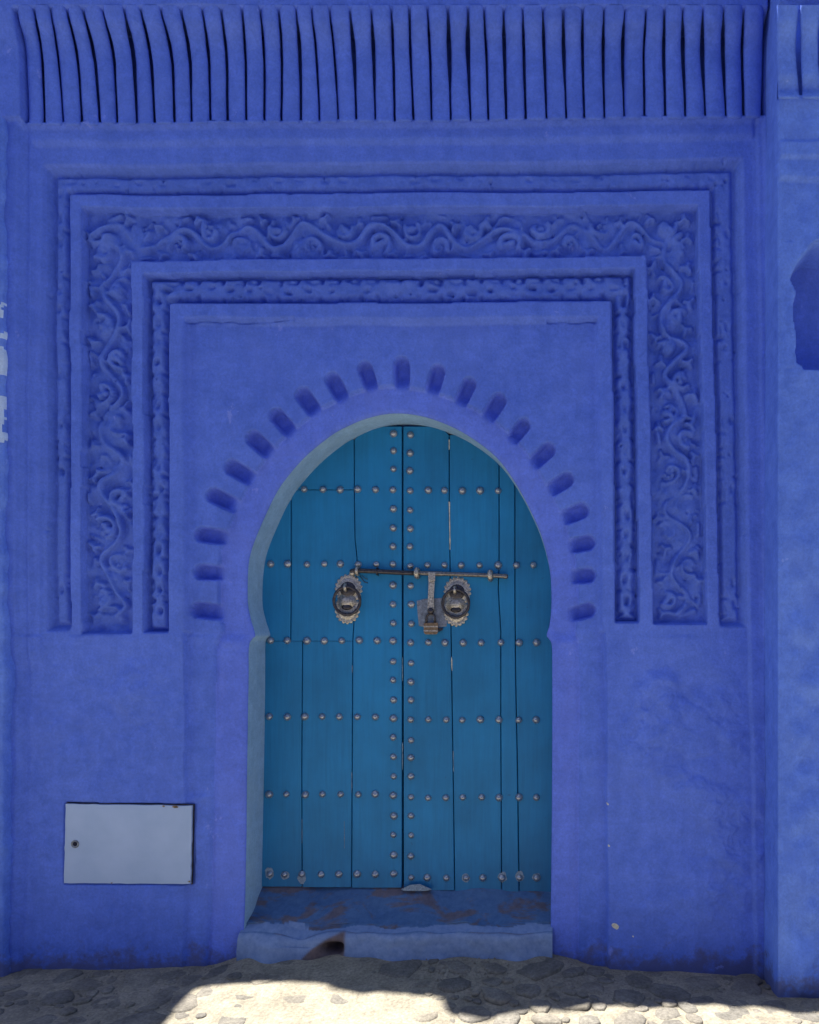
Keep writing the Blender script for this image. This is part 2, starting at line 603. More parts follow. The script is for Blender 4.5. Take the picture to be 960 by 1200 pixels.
def leg(ax0, L, half, period, kind, sgn0=1):
    """ax(s,t)->pixel: s along, t across (-1..1)"""
    R = random.Random(int(L) + int(half * 10))
    k_ = 1.0 if kind == 'scroll' else .45

    def ax(s_, t_):
        x, y = ax0(s_, t_)
        i, j = int(min(max(y - Y0, 0), ht - 1)), int(min(max(x - X0, 0), wd - 1))
        return x + ow1[i, j] * k_, y + ow2[i, j] * k_
    if kind == 'scroll':
        n = max(1, round(L / (period / 2)))
        step = L / n
        # undulating stem, two strands that touch and part
        pz, az = R.uniform(0, 6), R.uniform(0, 6)
        def ph(s):
            return math.pi * s / step + .30 * math.sin(s * .027 + pz) + .18 * math.sin(s * .061 + az)
        SS = np.linspace(0, L, int(L / 3))
        stem = [ax(s, sgn0 * (0.44 + .10 * math.sin(s * .033 + az)) * math.sin(ph(s)) + .05 * math.sin(s * .15)) for s in SS]
        i0 = 0
        while i0 < len(stem):
            k2 = i0 + R.randrange(6, 16)
            stamp(stem[i0:k2 + 1], R.uniform(3.4, 4.8), R.uniform(.028, .036), .8)
            i0 = k2
        for i in range(n):       # side shoots crossing the stem
            a_ = (i + R.uniform(.1, .9)) * step
            sg = R.choice((-1, 1))
            stamp([ax(a_, 0), ax(a_ + R.uniform(4, 9), sg * .45), ax(a_ + R.uniform(6, 16), sg * .85)], R.uniform(2.2, 3.2), R.uniform(.018, .03), .4)
        for i in range(n):
            sg = -sgn0 if i % 2 == 0 else sgn0        # pocket side
            sc_ = (i + 0.5) * step + R.uniform(-4, 4)
            rot = R.uniform(-.7, .7)
            rad = step * R.uniform(.28, .33)
            c_t = sg * R.uniform(.30, .42)
            dirn = R.choice((1, -1))
            # curling tendril that leaves the stem
            pts = []
            turns = R.uniform(3.4, 4.6)
            for a in np.linspace(0, turns, 22):
                r_ = rad * (1 - 0.40 * a / turns)
                pts.append(ax(sc_ + dirn * r_ * math.cos(a + 2.6 + rot * .4), c_t + sg * r_ * math.sin(a + 2.6 + rot * .4) / half))
            stamp(pts, R.uniform(3.1, 4.1), R.uniform(.030, .037), .9)
            # leaf or blossom in the middle of the pocket
            kind2 = R.randrange(3)
            if kind2 == 0:
                for a in (0, 2.1, 4.2):
                    stamp([ax(sc_ + 3.6 * math.cos(a + rot), c_t + 3.4 * math.sin(a + rot) / half)], R.uniform(4.2, 5.4), R.uniform(.029, .036), 1.0)
            elif kind2 == 1:
                for a in np.linspace(0, 2 * math.pi, 6)[:-1]:
                    stamp([ax(sc_ + 4.2 * math.cos(a + rot), c_t + 4.0 * math.sin(a + rot) / half)], R.uniform(2.6, 3.4), R.uniform(.024, .032), .6)
            else:
                u0 = ax(sc_ - 4 * math.cos(rot), c_t - 4 * math.sin(rot) / half)
                u1 = ax(sc_ + 4 * math.cos(rot), c_t + 4 * math.sin(rot) / half)
                stamp([u0, u1], 5.2, .031, .5)
            # leaves that fill the corners between the pockets
            for q in (-1, 1):
                s0 = sc_ + q * step * R.uniform(.46, .54)
                t0 = sg * R.uniform(.58, .80)
                a = R.uniform(0, 6.28)
                u0 = ax(s0, t0)
                for da, ln_ in ((0, 7), (2.0, 5.5), (4.1, 5.0)):
                    u1 = ax(s0 + ln_ * math.cos(a + da), t0 + ln_ * math.sin(a + da) / half)
                    stamp([u0, u1], R.uniform(2.7, 4.0), R.uniform(.024, .036), .9)
            stamp([ax(sc_ + R.uniform(-9, -3), -sg * R.uniform(.80, .95)), ax(sc_ + R.uniform(3, 9), -sg * R.uniform(.80, .95))], R.uniform(3, 4.5), R.uniform(.020, .030), .5)
    else:
        n = max(1, round(L / period))
        step = L / n
        for i in range(n):
            c = (i + .5) * step
            worn = kind != 'leaf'
            amp = .020 if worn else .033
            if worn and R.random() < .25:
                continue
            c += R.uniform(-1.8, 1.8)
            # a dense chain of leaves: the ground between them is what was cut away
            am = amp * (.95 if not worn else .8)
            if R.random() < .8:
                t_ = R.uniform(-.18, .18)
                stamp([ax(c - step * R.uniform(.05, .2), t_), ax(c + step * R.uniform(0, .16), t_ + R.uniform(-.1, .1))], R.uniform(1.6, 3.4), am * R.uniform(.3, .95), .1, NEG)
            for sg in (-1, 1):
                e = R.uniform(.40, .60)
                stamp([ax(c + step * e, sg * 1.0), ax(c + step * (e + R.uniform(-.08, .08)), sg * R.uniform(.45, .66))], R.uniform(1.6, 3.4), am * R.uniform(.3, 1.0), .1, NEG)
                if R.random() < .75:
                    stamp([ax(c + step * .5, sg * .62), ax(c + step * .22, sg * .50), ax(c - step * .1, sg * R.uniform(.5, .75))], R.uniform(1.1, 1.8), am * R.uniform(.3, .65), .2, NEG)
                if R.random() < .5:
                    stamp([ax(c + step * R.uniform(-.2, .2), sg * R.uniform(.85, 1.0))], R.uniform(1.8, 3.4), am * .8, .2, NEG)


# outer scrolls: left leg, top leg, right leg
leg(lambda s, t: (125 + 28 * t, 722 - s), 722 - 275, 27, 78, 'scroll')
leg(lambda s, t: (112 + s, ln(112 + s, (97, 275), (817, 270)) + 27 * t), 690, 27, 78, 'scroll', -1)
leg(lambda s, t: (ln(272 + s, (247, 788), (730, 798)) + 28 * t, 272 + s), 722 - 272, 28, 78, 'scroll', -1)
leg(lambda s, t: (183 + 13 * t, 728 - s), 728 - 338, 13, 25, 'leaf')
leg(lambda s, t: (183 + s, ln(183 + s, (180, 339), (735, 334)) + 16 * t), 548, 15, 24, 'leaf')
leg(lambda s, t: (ln(338 + s, (338, 731), (727, 735.5)) + 13 * t, 338 + s), 718 - 338, 13, 25, 'leaf')
leg(lambda s, t: (68 + 12 * t, 728 - s), 728 - 212, 12, 27, 'worn')
leg(lambda s, t: (68 + s, ln(68 + s, (68, 213), (850, 205)) + 14 * t), 782, 13, 27, 'worn')
leg(lambda s, t: (ln(205 + s, (205, 850), (733, 860)) + 14 * t, 205 + s), 725 - 205, 14, 27, 'worn')
# little stepped block at the foot of the left scroll, hood at the foot of the right inner band
stamp([(108, 714), (118, 711), (130, 711), (137, 716)], 3.0, .032)
stamp([(112, 724), (134, 724)], 7.5, .020)
stamp([(785, 718), (800, 722), (815, 716)], 5.0, .026)
stamp([(731, 700), (727, 712), (731, 722), (741, 722), (743, 710), (739, 700)], 2.8, .026)
ero = 0.80 + 0.28 * vnoise((ht, wd), 9, 31) + .15 * vnoise((ht, wd), 30, 32)
ORN = blur(ORN, 0.78) * np.clip(ero, .35, 1.15)
mask = np.where(sc | lf | fri, 1.0, 0.0)
NEG = blur(NEG, 1.1) * .95
edge_l = np.minimum(Q4, -Q5)
edge_f = np.minimum(Q0 - 5, -Q1)
ORN = np.where(lf, np.clip((.030 + .004 * vnoise((ht, wd), 7, 303)) * sstep(0.5, 8, edge_l) - NEG, 0, 1) * (.7 + .3 * ero), ORN)
ORN = np.where(sc, np.maximum(ORN, .010 + .008 * vnoise((ht, wd), 8, 304)), ORN)
ORN = np.where(fri, np.clip(.024 * sstep(0.5, 7, edge_f) - NEG * np.where(ys < 230, .8, 1.35), 0, 1), ORN)
H = H + np.minimum(ORN * 1.35, 0.051) * mask
H = H + mask * (vnoise((ht, wd), 4, 33) * 0.0012 + vnoise((ht, wd), 9, 34) * 0.0018)
# small pits in the carving
Rp = random.Random(5)
iy, ix = np.nonzero(mask > 0)
PIT = np.zeros((ht, wd))
for _ in range(230):
    k = Rp.randrange(len(iy))
    py_, px_ = iy[k], ix[k]
    r = Rp.uniform(1.0, 2.3)
    a, b_, c, d_ = max(0, py_ - 4), min(ht, py_ + 5), max(0, px_ - 4), min(wd, px_ + 5)
    rr = np.hypot(xs[a:b_, c:d_] - (px_ + X0), (ys[a:b_, c:d_] - (py_ + Y0)) * .8) / r
    PIT[a:b_, c:d_] = np.maximum(PIT[a:b_, c:d_], np.clip(1 - rr, 0, 1) * Rp.uniform(.012, .028))
H -= PIT

# ---- arch band and radiating notches
wy0, wy1, wx0, wx1 = 395 - Y0, 1190 - Y0, 215 - X0, 735 - X0
gx, gy = xs[wy0:wy1, wx0:wx1], ys[wy0:wy1, wx0:wx1]
best = np.full(gx.shape, 1e9)
A, B = OP[:-1], OP[1:]
for a, b_ in zip(A, B):
    ab = b_ - a
    t = np.clip(((gx - a[0]) * ab[0] + (gy - a[1]) * ab[1]) / max(1e-6, ab @ ab), 0, 1)
    best = np.minimum(best, (gx - a[0] - t * ab[0]) ** 2 + (gy - a[1] - t * ab[1]) ** 2)
best = np.sqrt(best)
# even-odd test
insd = np.zeros(gx.shape, bool)
poly = np.vstack([OP, [645, 1300], [281, 1300]])
for a, b_ in zip(poly, np.roll(poly, -1, 0)):
    if a[1] == b_[1]:
        continue
    c = ((a[1] > gy) != (b_[1] > gy)) & (gx < (b_[0] - a[0]) * (gy - a[1]) / (b_[1] - a[1]) + a[0])
    insd ^= c
SD = np.full((ht, wd), 999.0)
SD[wy0:wy1, wx0:wx1] = np.where(insd, -best, best)
bw = 31 + 1.2 * vnoise((ht, wd), 50, 41)
bw = bw + sstep(728, 760, ys) * (np.where(xs < 470, ln(ys, (752, 37), (1130, 40)), 32) - bw)
ring = SD < bw
BL = FP - 0.021
band = BL + 0.0 * xs
band = band + sstep(738, 770, ys) * (0.019 + np.where(xs < 470, 0.010 * sstep(780, 900, ys), 0.0))
H = np.where(ring, band + 0.008 * sstep(0, 6, SD) - 0.008, H)
# impost bulge where the arch springs from the jamb
for cx in (268, 664):
    H += 0.010 * np.exp(-((xs - cx) / 16) ** 2 - ((ys - 752) / 7) ** 2) * ring
# soft groove beside the jambs
g = np.exp(-((SD - bw) / 3.0) ** 2) * (ys > 752)
H -= 0.007 * g
notches = [((234, 715), (262, 718)), ((237, 670), (262, 671)), ((238, 626), (266, 630)), ((251, 581), (276, 593)), ((273, 548.5), (296, 562)),
           ((298, 515), (317, 532)), ((324.5, 488.5), (342, 508)), ((355, 464), (370, 484)), ((389.5, 446.5), (402, 469)), ((427, 433), (435, 456)),
           ((468.5, 428), (469, 455)), ((510, 437), (504, 460)), ((546.5, 452), (536, 474)), ((581, 471), (568, 491)), ((610, 500), (596, 517)),
           ((638.5, 529), (621, 545)), ((660, 563), (641, 575)), ((677, 599), (657, 607)), ((685, 636), (664, 640)), ((685.5, 674), (666, 675)), ((685.5, 716), (663, 722))]
for a, b_ in notches:
    a, b_ = np.array(a, float), np.array(b_, float)
    a = a - (b_ - a) / np.linalg.norm(b_ - a) * 4.5
    ab = b_ - a
    t = ((xs - a[0]) * ab[0] + (ys - a[1]) * ab[1]) / (ab @ ab)
    tc = np.clip(t, 0, 1)
    dd = np.hypot(xs - a[0] - tc * ab[0], ys - a[1] - tc * ab[1])
    r = 8.3 + Rp.uniform(-.5, .5)
    m_ = sstep(r + 0.5, r - 0.7, dd) * (t < 1.02)
    floor = BL - 0.046 * (1 - sstep(0.30, 1.0, t))
    bowl = floor + 0.006 * np.clip(dd / r, 0, 1) ** 3
    H = np.where(m_ > 0, H * (1 - m_) + np.minimum(H, bowl) * m_, H)
    LAB[(dd < r + 1) & (SD > 0)] = 4
LAB[ring] = 4

# ---- cornice backing, lintel above
cb = yw < ln(xw, (40, 149), (880, 140))
H = np.where(cb, -0.045, H)
LAB[cb] = 6
H = np.where(ys < 34, 0.118, H)
H = np.where(cb & (xs < 37), 0.060 + .058 * sstep(85, 25, ys), H)
H = np.where(cb & (xs > 893), 0.03, H)

# ---- meter hatch recess
hq = inside(((942, 76), (1037, 74)), ((942, 227.5), (1037, 225.5)), ((77, 940.5), (226, 942.5)), ((77, 1036.2), (226, 1037.2)), xs, ys)
H = np.where(hq > 0, -0.022, H)

H = blur(H, 0.5)
# rough, knocked and re-plastered patches
def patch(cx, cy, rx, ry):
    return np.exp(-((xs - cx) / rx) ** 2 - ((ys - cy) / ry) ** 2)


rp = patch(800, 850, 75, 90) * 1.0 + patch(860, 980, 60, 80) * .7 + patch(130, 830, 80, 70) * .8 + patch(760, 1030, 50, 60) * .3
rp = np.clip(rp, 0.22, 1) * (LAB == 0)
rid = 1 - np.abs(vnoise((ht, wd), 26, 51)) * 1.3
H += rp * (vnoise((ht, wd), 12, 52) * .0080 + vnoise((ht, wd), 34, 53) * .0120 + np.clip(rid, 0, 1) ** 4 * .004 + .006 * sstep(-.16, .16, vnoise((ht, wd), 24, 54) + .3 * vnoise((ht, wd), 8, 55)))
TR = vnoise((ht, wd), 20, 56) + .45 * vnoise((ht, wd), 8, 57) + .2 * vnoise((ht, wd), 4, 58)
scar = np.clip(patch(800, 850, 80, 85) + patch(865, 985, 50, 80) + .9 * patch(120, 820, 90, 75) + .6 * patch(740, 800, 40, 60) + .35 * patch(160, 1080, 90, 40) + .5 * patch(790, 1060, 90, 40), 0, 1) * (LAB == 0) * (hq < -6)
scar = blur(scar * (vnoise((ht, wd), 38, 59) > -.25), 4)
for lv in (-.75, -.3, .15, .6, 1.0):
    H += scar * .0048 * sstep(lv - .05, lv + .05, TR)
H += scar * np.clip(vnoise((ht, wd), 9, 60), 0, 2) ** 2 * .0022
H += base_n
# torn edge above the hatch
H -= 0.010 * patch(222, 930, 8, 9) * (hq < 0)
H += 0.008 * patch(236, 936, 9, 5)
# crack under the panel's top edge
for (xa, xb) in ((216, 345), (640, 700)):
    yl = 374 + vnoise((ht, wd), 12, 61) * 1.6
    H -= 0.022 * np.exp(-((ys - yl) / 1.1) ** 2) * (xs > xa) * (xs < xb)

# ---- mesh of the facade from the map
def axis(a, b, lo, hi, fine, coarse):
    f = np.arange(lo, hi, fine)
    l_ = np.arange(a, lo, coarse)
    r_ = np.arange(hi, b + coarse, coarse)
    return np.concatenate([l_, f, r_])


ax_x = axis(-300, 893, -8, 895, 1.55, 12)
ax_x = ax_x[ax_x <= 896]
ax_y = np.concatenate([np.arange(-50, -6, 8), np.arange(-6, 1170, 1.55), np.arange(1172, 1200, 8)])


def sample(px, py):
    x = np.clip(px - X0, 0, wd - 1.001)
    y = np.clip(py - Y0, 0, ht - 1.001)
    xi, yi = x.astype(int), y.astype(int)
    fx, fy = x - xi, y - yi
    return (H[yi, xi] * (1 - fx) * (1 - fy) + H[yi, xi + 1] * fx * (1 - fy) + H[yi + 1, xi] * (1 - fx) * fy + H[yi + 1, xi + 1] * fx * fy)


GX, GY = np.meshgrid(ax_x, ax_y)
HH = sample(GX, GY)
V = np.stack([(GX - CX) * PX, -HH, CZ + (CY - GY) * PX], -1)
dzdx = np.gradient(HH, axis=1) / np.gradient(V[..., 0], axis=1)
dzdz = np.gradient(HH, axis=0) / np.gradient(V[..., 2], axis=0)
N = np.stack([-dzdx, -np.ones_like(HH), -dzdz], -1)
N[..., 0] = -dzdx
N /= np.linalg.norm(N, axis=-1, keepdims=True)
nu, nv = len(ax_x), len(ax_y)
V = V.reshape(-1, 3)
N = N.reshape(-1, 3)
F = quad_grid(nu, nv)[:, ::-1]
cxp = ((GX[:-1, :-1] + GX[1:, 1:]) / 2).ravel()
cyp = ((GY[:-1, :-1] + GY[1:, 1:]) / 2).ravel()
ci = np.clip((cxp - X0).astype(int), 0, wd - 1)
cj = np.clip((cyp - Y0).astype(int), 0, ht - 1)
fl = LAB[cj, ci]
keep = SD[cj, ci] > 1.8
facade = empty('house_facade', (-0.78, 0, 0), label='tall cobalt blue plastered house front with carved arched doorway and ribbed cornice', category='house')
bpy.context.view_layer.update()
for lab, nm, mt in ((0, 'wall', M_wall), (1, 'worn_outer_frieze', M_relief), (2, 'scrollwork_frieze', M_relief), (3, 'leaf_frieze', M_relief),
                    (4, 'arch_surround', M_arch), (5, 'moulding', M_wall), (6, 'cornice_backing', M_wall)):
    sel = keep & (fl == lab)
    if sel.any():
        np_mesh(nm, V, F[sel], mt, facade, N)

# ---- doorway lip and reveal, lofted along the outline
def hs(x, y):
    return float(sample(np.array([x]), np.array([y]))[0])


npt = len(OPEN)
tang = np.gradient(OP, axis=0)
tang /= np.linalg.norm(tang, axis=1, keepdims=True)
nrm = np.stack([tang[:, 1], -tang[:, 0]], 1)          # outward from the opening
cen = np.array([465.0, 800.0])
flip = np.sum(nrm * (OP - cen), 1) < 0
nrm[flip] *= -1
# smooth the normals so the spring-point nib does not fold
for _ in range(4):
    nrm[1:-1] = (nrm[:-2] + 2 * nrm[1:-1] + nrm[2:]) / 4
nrm /= np.linalg.norm(nrm, axis=1, keepdims=True)
prof = [(9, -0.004), (7, -0.0012), (5, 0.0012), (3, 0.0012), (1.4, -0.0002), (0.4, -0.004), (0.0, -0.010)]
verts = []
for i in range(npt):
    x, y = OP[i]
    for (o, dh) in prof:
        xx, yy = x + nrm[i, 0] * o, y + nrm[i, 1] * o
        h0 = hs(x + nrm[i, 0] * max(o, 3.0), y + nrm[i, 1] * max(o, 3.0))
        verts.append(((xx - CX) * PX, -(h0 + dh), CZ + (CY - yy) * PX))
F_ = quad_grid(len(prof), npt)
lip = np_mesh('arch_edge', np.array(verts), F_, M_arch, facade)

verts = []
nd = 12
DEPTH = 0.24
rn = np.random.default_rng(4)
rnz = vnoise((nd, npt), 5, 77) * 0.0022
for i in range(npt):
    x, y = OP[i]
    h0 = hs(x + nrm[i, 0] * 3, y + nrm[i, 1] * 3) - 0.008
    for k in range(nd):
        t = k / (nd - 1)
        e = rnz[k, i] * (0 if k == 0 else 1) / PX
        xx, yy = x + nrm[i, 0] * e, y + nrm[i, 1] * e
        verts.append(((xx - CX) * PX, -(h0 + (-DEPTH - 0.03 - h0) * t), CZ + (CY - yy) * PX))
np_mesh('doorway_reveal', np.array(verts), quad_grid(nd, npt), M_reveal, facade)

# solid body behind the plaster, roof slab, ragged eave above the picture
def box(bm, x0, x1, y0, y1, z0, z1):
    vs = [bm.verts.new(p) for p in ((x0, y0, z0), (x1, y0, z0), (x1, y1, z0), (x0, y1, z0), (x0, y0, z1), (x1, y0, z1), (x1, y1, z1), (x0, y1, z1))]
    for f in ((0, 1, 2, 3), (4, 7, 6, 5), (0, 4, 5, 1), (1, 5, 6, 2), (2, 6, 7, 3), (3, 7, 4, 0)):
        bm.faces.new([vs[i] for i in f])


bm = bmesh.new()
box(bm, -3.84, 0.935, 0.32, 3.0, -0.3, 5.05)
bm_obj('house_body', bm, M_wall, facade, smooth=False)
TOPZ = W(0, -50, 0)[2]
bm = bmesh.new()
box(bm, -3.84, 0.935, -0.10, 0.40, TOPZ - 0.006, 5.05)
bm_obj('upper_wall', bm, M_wall, facade, smooth=False)

# ---- cornice ribs
GR = [(19, 30, 34), (40, 50, 53), (59, 68, 75), (78, 91, 97), (97, 111, 118), (120, 134, 138), (145, 157, 161), (165, 177, 182), (188, 202, 205),
      (212, 223, 225), (237, 245, 247), (259, 266, 267), (284, 288, 289), (305, 310, 310), (327, 331, 330), (347, 352, 353), (365, 371, 375),
      (386, 392, 397), (410, 415, 418), (435, 438, 440), (459, 461, 463), (480, 481, 485), (501, 504, 506), (525, 526.5, 528.5), (549, 548, 552),
      (567, 570, 572.5), (590, 591, 593.5), (613, 614, 616.5), (636, 637.5, 640.5), (660, 660.5, 664), (683, 682.5, 685), (708, 706.5, 708.5),
      (732, 729, 731.5), (757.5, 754, 755.5), (779, 777.5, 780), (800, 800, 803.5), (824, 822.5, 827), (848, 846.5, 851), (871.5, 869, 871.5), (896, 895, 893)]
RR = random.Random(9)
gwid = [(RR.uniform(.6, 2.0), RR.uniform(2.4, 5.2), RR.uniform(1.6, 2.8)) for _ in GR]
for k_ in (2,):
    gwid[k_] = (.6, 2.0, 1.2)


def rib(name, gl, gr, wl, wr, ybot, hoff, parent, mat, ytop=6.0):
    rows = []
    ysamp = [ytop, 12, 20, 27, 30, 40, 50, 60, 75, 92, 110, 126, 137, ybot - 4, ybot - 1, ybot + 1.5]
    sy = (ybot + 2) / 147.0
    verts = []
    jit = [RR.uniform(-.9, .9) for _ in range(5)]
    hj = RR.uniform(-.004, .004)
    NT = (-1, -1, -.92, -.70, -.3, .25, .62, .88, 1, 1)
    NH = (-.055, -.020, -.0105, -.0035, 0, .0008, -.002, -.0085, -.019, -.055)
    for q, y in enumerate(ysamp):
        yy = y
        if y > 75:
            yy = 75 + (y - 75) * (ybot - 9 - 75) / 62.0 if q < len(ysamp) - 3 else y
        def tri(a):
            out_ = 0
            for dy, w_ in ((-22, .1), (-14, .2), (-5, .2), (5, .2), (14, .2), (22, .1)):   # smoothed bend
                t = min(max(yy + dy, 4), ybot)
                if t < 60:
                    out_ += w_ * (a[0] + (a[1] - a[0]) * (t - 12) / 48)
                else:
                    out_ += w_ * (a[1] + (a[2] - a[1]) * (t - 60) / (ybot - 60))
            return out_
        xl, xr = tri(gl), tri(gr)
        def gw(a):
            return a[0] + (a[1] - a[0]) * sstep(8, 50, yy) if yy < 55 else a[1] + (a[2] - a[1]) * sstep(60, 125, yy)
        xl += gw(wl) / 2 + jit[q % 5] * .3
        xr -= gw(wr) / 2 + jit[(q + 2) % 5] * .3
        hf = 0.046 + 0.066 * (1 - sstep(6, 66, yy)) + 0.010 * (1 - sstep(60, 140, yy)) + hj
        hf += 0.004 * math.exp(-((yy - 27) / 3.0) ** 2)
        if y > ybot - 5:
            hf += 0.006
        if y > ybot:
            hf -= 0.030
        if y <= 6:
            hf += 0.004
        hf += hoff
        xm, xh = (xl + xr) / 2, (xr - xl) / 2
        for t, dh in zip(NT, NH):
            verts.append(W(xm + xh * t, yy, hf + dh + RR.uniform(-.0006, .0006)))
    return np_mesh(name, np.array(verts), quad_grid(len(NT), len(ysamp)), mat, parent)


for i in range(len(GR) - 1):
    yb = ln((GR[i][2] + GR[i + 1][2]) / 2, (40, 148), (880, 139)) + RR.uniform(-.8, .8)
    rib('cornice_rib', GR[i], GR[i + 1], gwid[i], gwid[i + 1], yb, 0, facade, M_wall)

# ---- ragged tile eave above the frame; its edge draws the shadow on the street
ZE = 5.0
KS = ZE / SUNV.z
def shade_edge(px):
    pts = [(-400, .85), (120, .80), (158, .66), (166, .48), (188, .24), (210, .19), (280, .16), (345, .155), (352, .21), (372, .235), (378, .235), (390, .27), (420, .305), (470, .315),
           (516, .325), (521, .45), (560, .475), (590, .43), (612, .41), (640, .385), (660, .395), (700, .35), (740, .36), (800, .335), (850, .35), (890, .345), (925, .41), (1000, .42), (1500, .44)]
    for (a, b_) in zip(pts, pts[1:]):
        if a[0] <= px <= b_[0]:
            return a[1] + (b_[1] - a[1]) * (px - a[0]) / (b_[0] - a[0])
    return .4


bm = bmesh.new()
front, back = [], []
pxs = list(np.arange(-400, 1500, 5.0))
er = vnoise((1, len(pxs)), 2.2, 91)[0] * .010 + vnoise((1, len(pxs)), 6, 92)[0] * .012
for k, p in enumerate(pxs):
    yd = shade_edge(p) + er[k]
    xg = (p - CX) * PX * (D - yd) / D
    x = xg + SUNV.x / SUNV.z * ZE
    y = -(yd - SUNV.y / SUNV.z * ZE)
    front.append((x, y))
cols = [[bm.verts.new((x, yy, zz)) for (yy, zz) in ((1.2, ZE + .07), (y, ZE + .05), (y + .004, ZE), (1.2, ZE))] for (x, y) in front]
for a, b_ in zip(cols, cols[1:]):
    for i in range(3):
        bm.faces.new((a[i], b_[i], b_[i + 1], a[i + 1]))
bm_obj('roof_eave', bm, M_wall, facade, smooth=False)

# ------------------------------------------------------------------ door leaves
HD = -DEPTH
KD = PX * (D + DEPTH) / D
def edge_at(py, side):
    """left or right limit of the opening at door depth, in door-plane photo px, for plane row py"""
    z = CZ + (CY - py) * KD
    p = CY - (z - CZ) / PX       # row on the plaster face
    xs_ = []
    for a, b_ in zip(OPEN, OPEN[1:]):
        if (a[1] - p) * (b_[1] - p) <= 0 and a[1] != b_[1]:
            xs_.append(a[0] + (b_[0] - a[0]) * (p - a[1]) / (b_[1] - a[1]))
    if not xs_:
        return None
    x = min(xs_) if side < 0 else max(xs_)
    X = (x - CX) * PX
    return CX + X / KD


LEAF_LB = 'left leaf of the teal studded door, with ring pull near its inner edge'
RIGHT_LB = 'right leaf of the teal studded door, carrying ring pull and tin lock plate'
leafL = empty('door_leaf', W(388, 1040, HD), label=LEAF_LB, category='door', group='double door leaves')
leafR = empty('door_leaf', W(559, 1044, HD), label=RIGHT_LB, category='door', group='double door leaves')


def seam(pts):
    def f(y):
        if y <= pts[0][1]:
            return pts[0][0]
        for a, b_ in zip(pts, pts[1:]):
            if a[1] <= y <= b_[1]:
                return a[0] + (b_[0] - a[0]) * (y - a[1]) / (b_[1] - a[1])
        return pts[-1][0]
    return f


def plank(fl_, fr_, y0, y1, parent, hf=0.0, gap=.45):
    rows = []
    y = y1
    ylist = list(np.arange(y0, y1, 5.0)) + [y1]
    verts = []
    n = 0
    hb = HD - 0.04
    for yy in ylist:
        l_, r_ = fl_(yy) + gap, fr_(yy) - gap
        el, er_ = edge_at(yy, -1), edge_at(yy, 1)
        if el is None:
            continue
        l_, r_ = max(l_, el - 2.0), min(r_, er_ + 2.0)
        if r_ - l_ < 0.6:
            continue
        e = min(.9, (r_ - l_) * .3)
        mid = (l_ + r_) / 2
        cup = .0006
        for (x, h) in ((l_, hb), (l_, HD + hf - .004), (l_ + e * .5, HD + hf - .001), (l_ + e * 1.4, HD + hf), (mid, HD + hf - cup), (r_ - e * 1.4, HD + hf), (r_ - e * .5, HD + hf - .001), (r_, HD + hf - .004), (r_, hb)):
            # fixed plane scale so the plank faces stay flat
            verts.append(((x - CX) * KD, -h, CZ + (CY - yy) * KD))
        n += 1
    if n < 2:
        return None
    F = [tuple(f) for f in quad_grid(9, n)]
    F.append(tuple(range(8, -1, -1)))
    F.append(tuple(range((n - 1) * 9, n * 9)))
    return mesh_obj('plank', verts, F, M_door, parent, smooth=False)


cen_l, cen_r = seam([(471.3, 480), (471.3, 1045)]), seam([(472.2, 480), (472.8, 1050)])
bl = lambda y: 250.0
br = lambda y: 700.0
sA = seam([(341, 480), (341, 700), (340.5, 752)])
sA2 = seam([(354.5, 752), (353.5, 900), (354, 1040)])
sB = seam([(415, 490), (415.3, 590), (416, 630), (418.5, 655), (417, 690), (413.5, 750), (413, 850), (412, 1040)])
sC = seam([(526.5, 500), (526.5, 600), (528, 700), (529.5, 800), (531, 900), (533, 1046)])
sD = seam([(585, 560), (585, 660), (584, 690), (587, 740), (587, 850), (588, 1046)])
sE = seam([(603.5, 570), (603.5, 700), (604.5, 800), (606.5, 900), (608.5, 1046)])
plank(bl, sA, 574, 751, leafL, -.0015)
plank(sA, sB, 574.5, 751, leafL, .0)
plank(bl, sB, 505, 573.6, leafL, -.001)
plank(sB, cen_l, 490, 1040, leafL, .001)
plank(bl, sA2, 751.5, 1039, leafL, -.001)
plank(sA2, sB, 751.5, 1039.5, leafL, .0005)
plank(cen_r, sC, 490, 1043, leafR, .0015)
plank(sC, sD, 500, 1044, leafR, 0)
plank(sD, sE, 530, 1045, leafR, .0008)
plank(sE, br, 560, 1046, leafR, -.001)
# backing boards behind the joints
for (lf_, a, b_, yb) in ((leafL, 300, 470.3, 1040), (leafR, 473.0, 660, 1044)):
    verts, n = [], 0
    for yy in list(np.arange(490, yb - 4, 6)) + [yb - 3]:
        el, er_ = edge_at(yy, -1), edge_at(yy, 1)
        if el is None:
            continue
        x0, x1 = max(a, el - 3), min(b_, er_ + 3)
        if x1 - x0 < 1:
            continue
        for (x, h) in ((x0, HD - .060), (x0, HD - .030), (x1, HD - .030), (x1, HD - .060)):
            verts.append(((x - CX) * KD, -h, CZ + (CY - yy) * KD))
        n += 1
    mesh_obj('backing_board', verts, [tuple(f) for f in quad_grid(4, n)], M_dark, lf_, smooth=False)
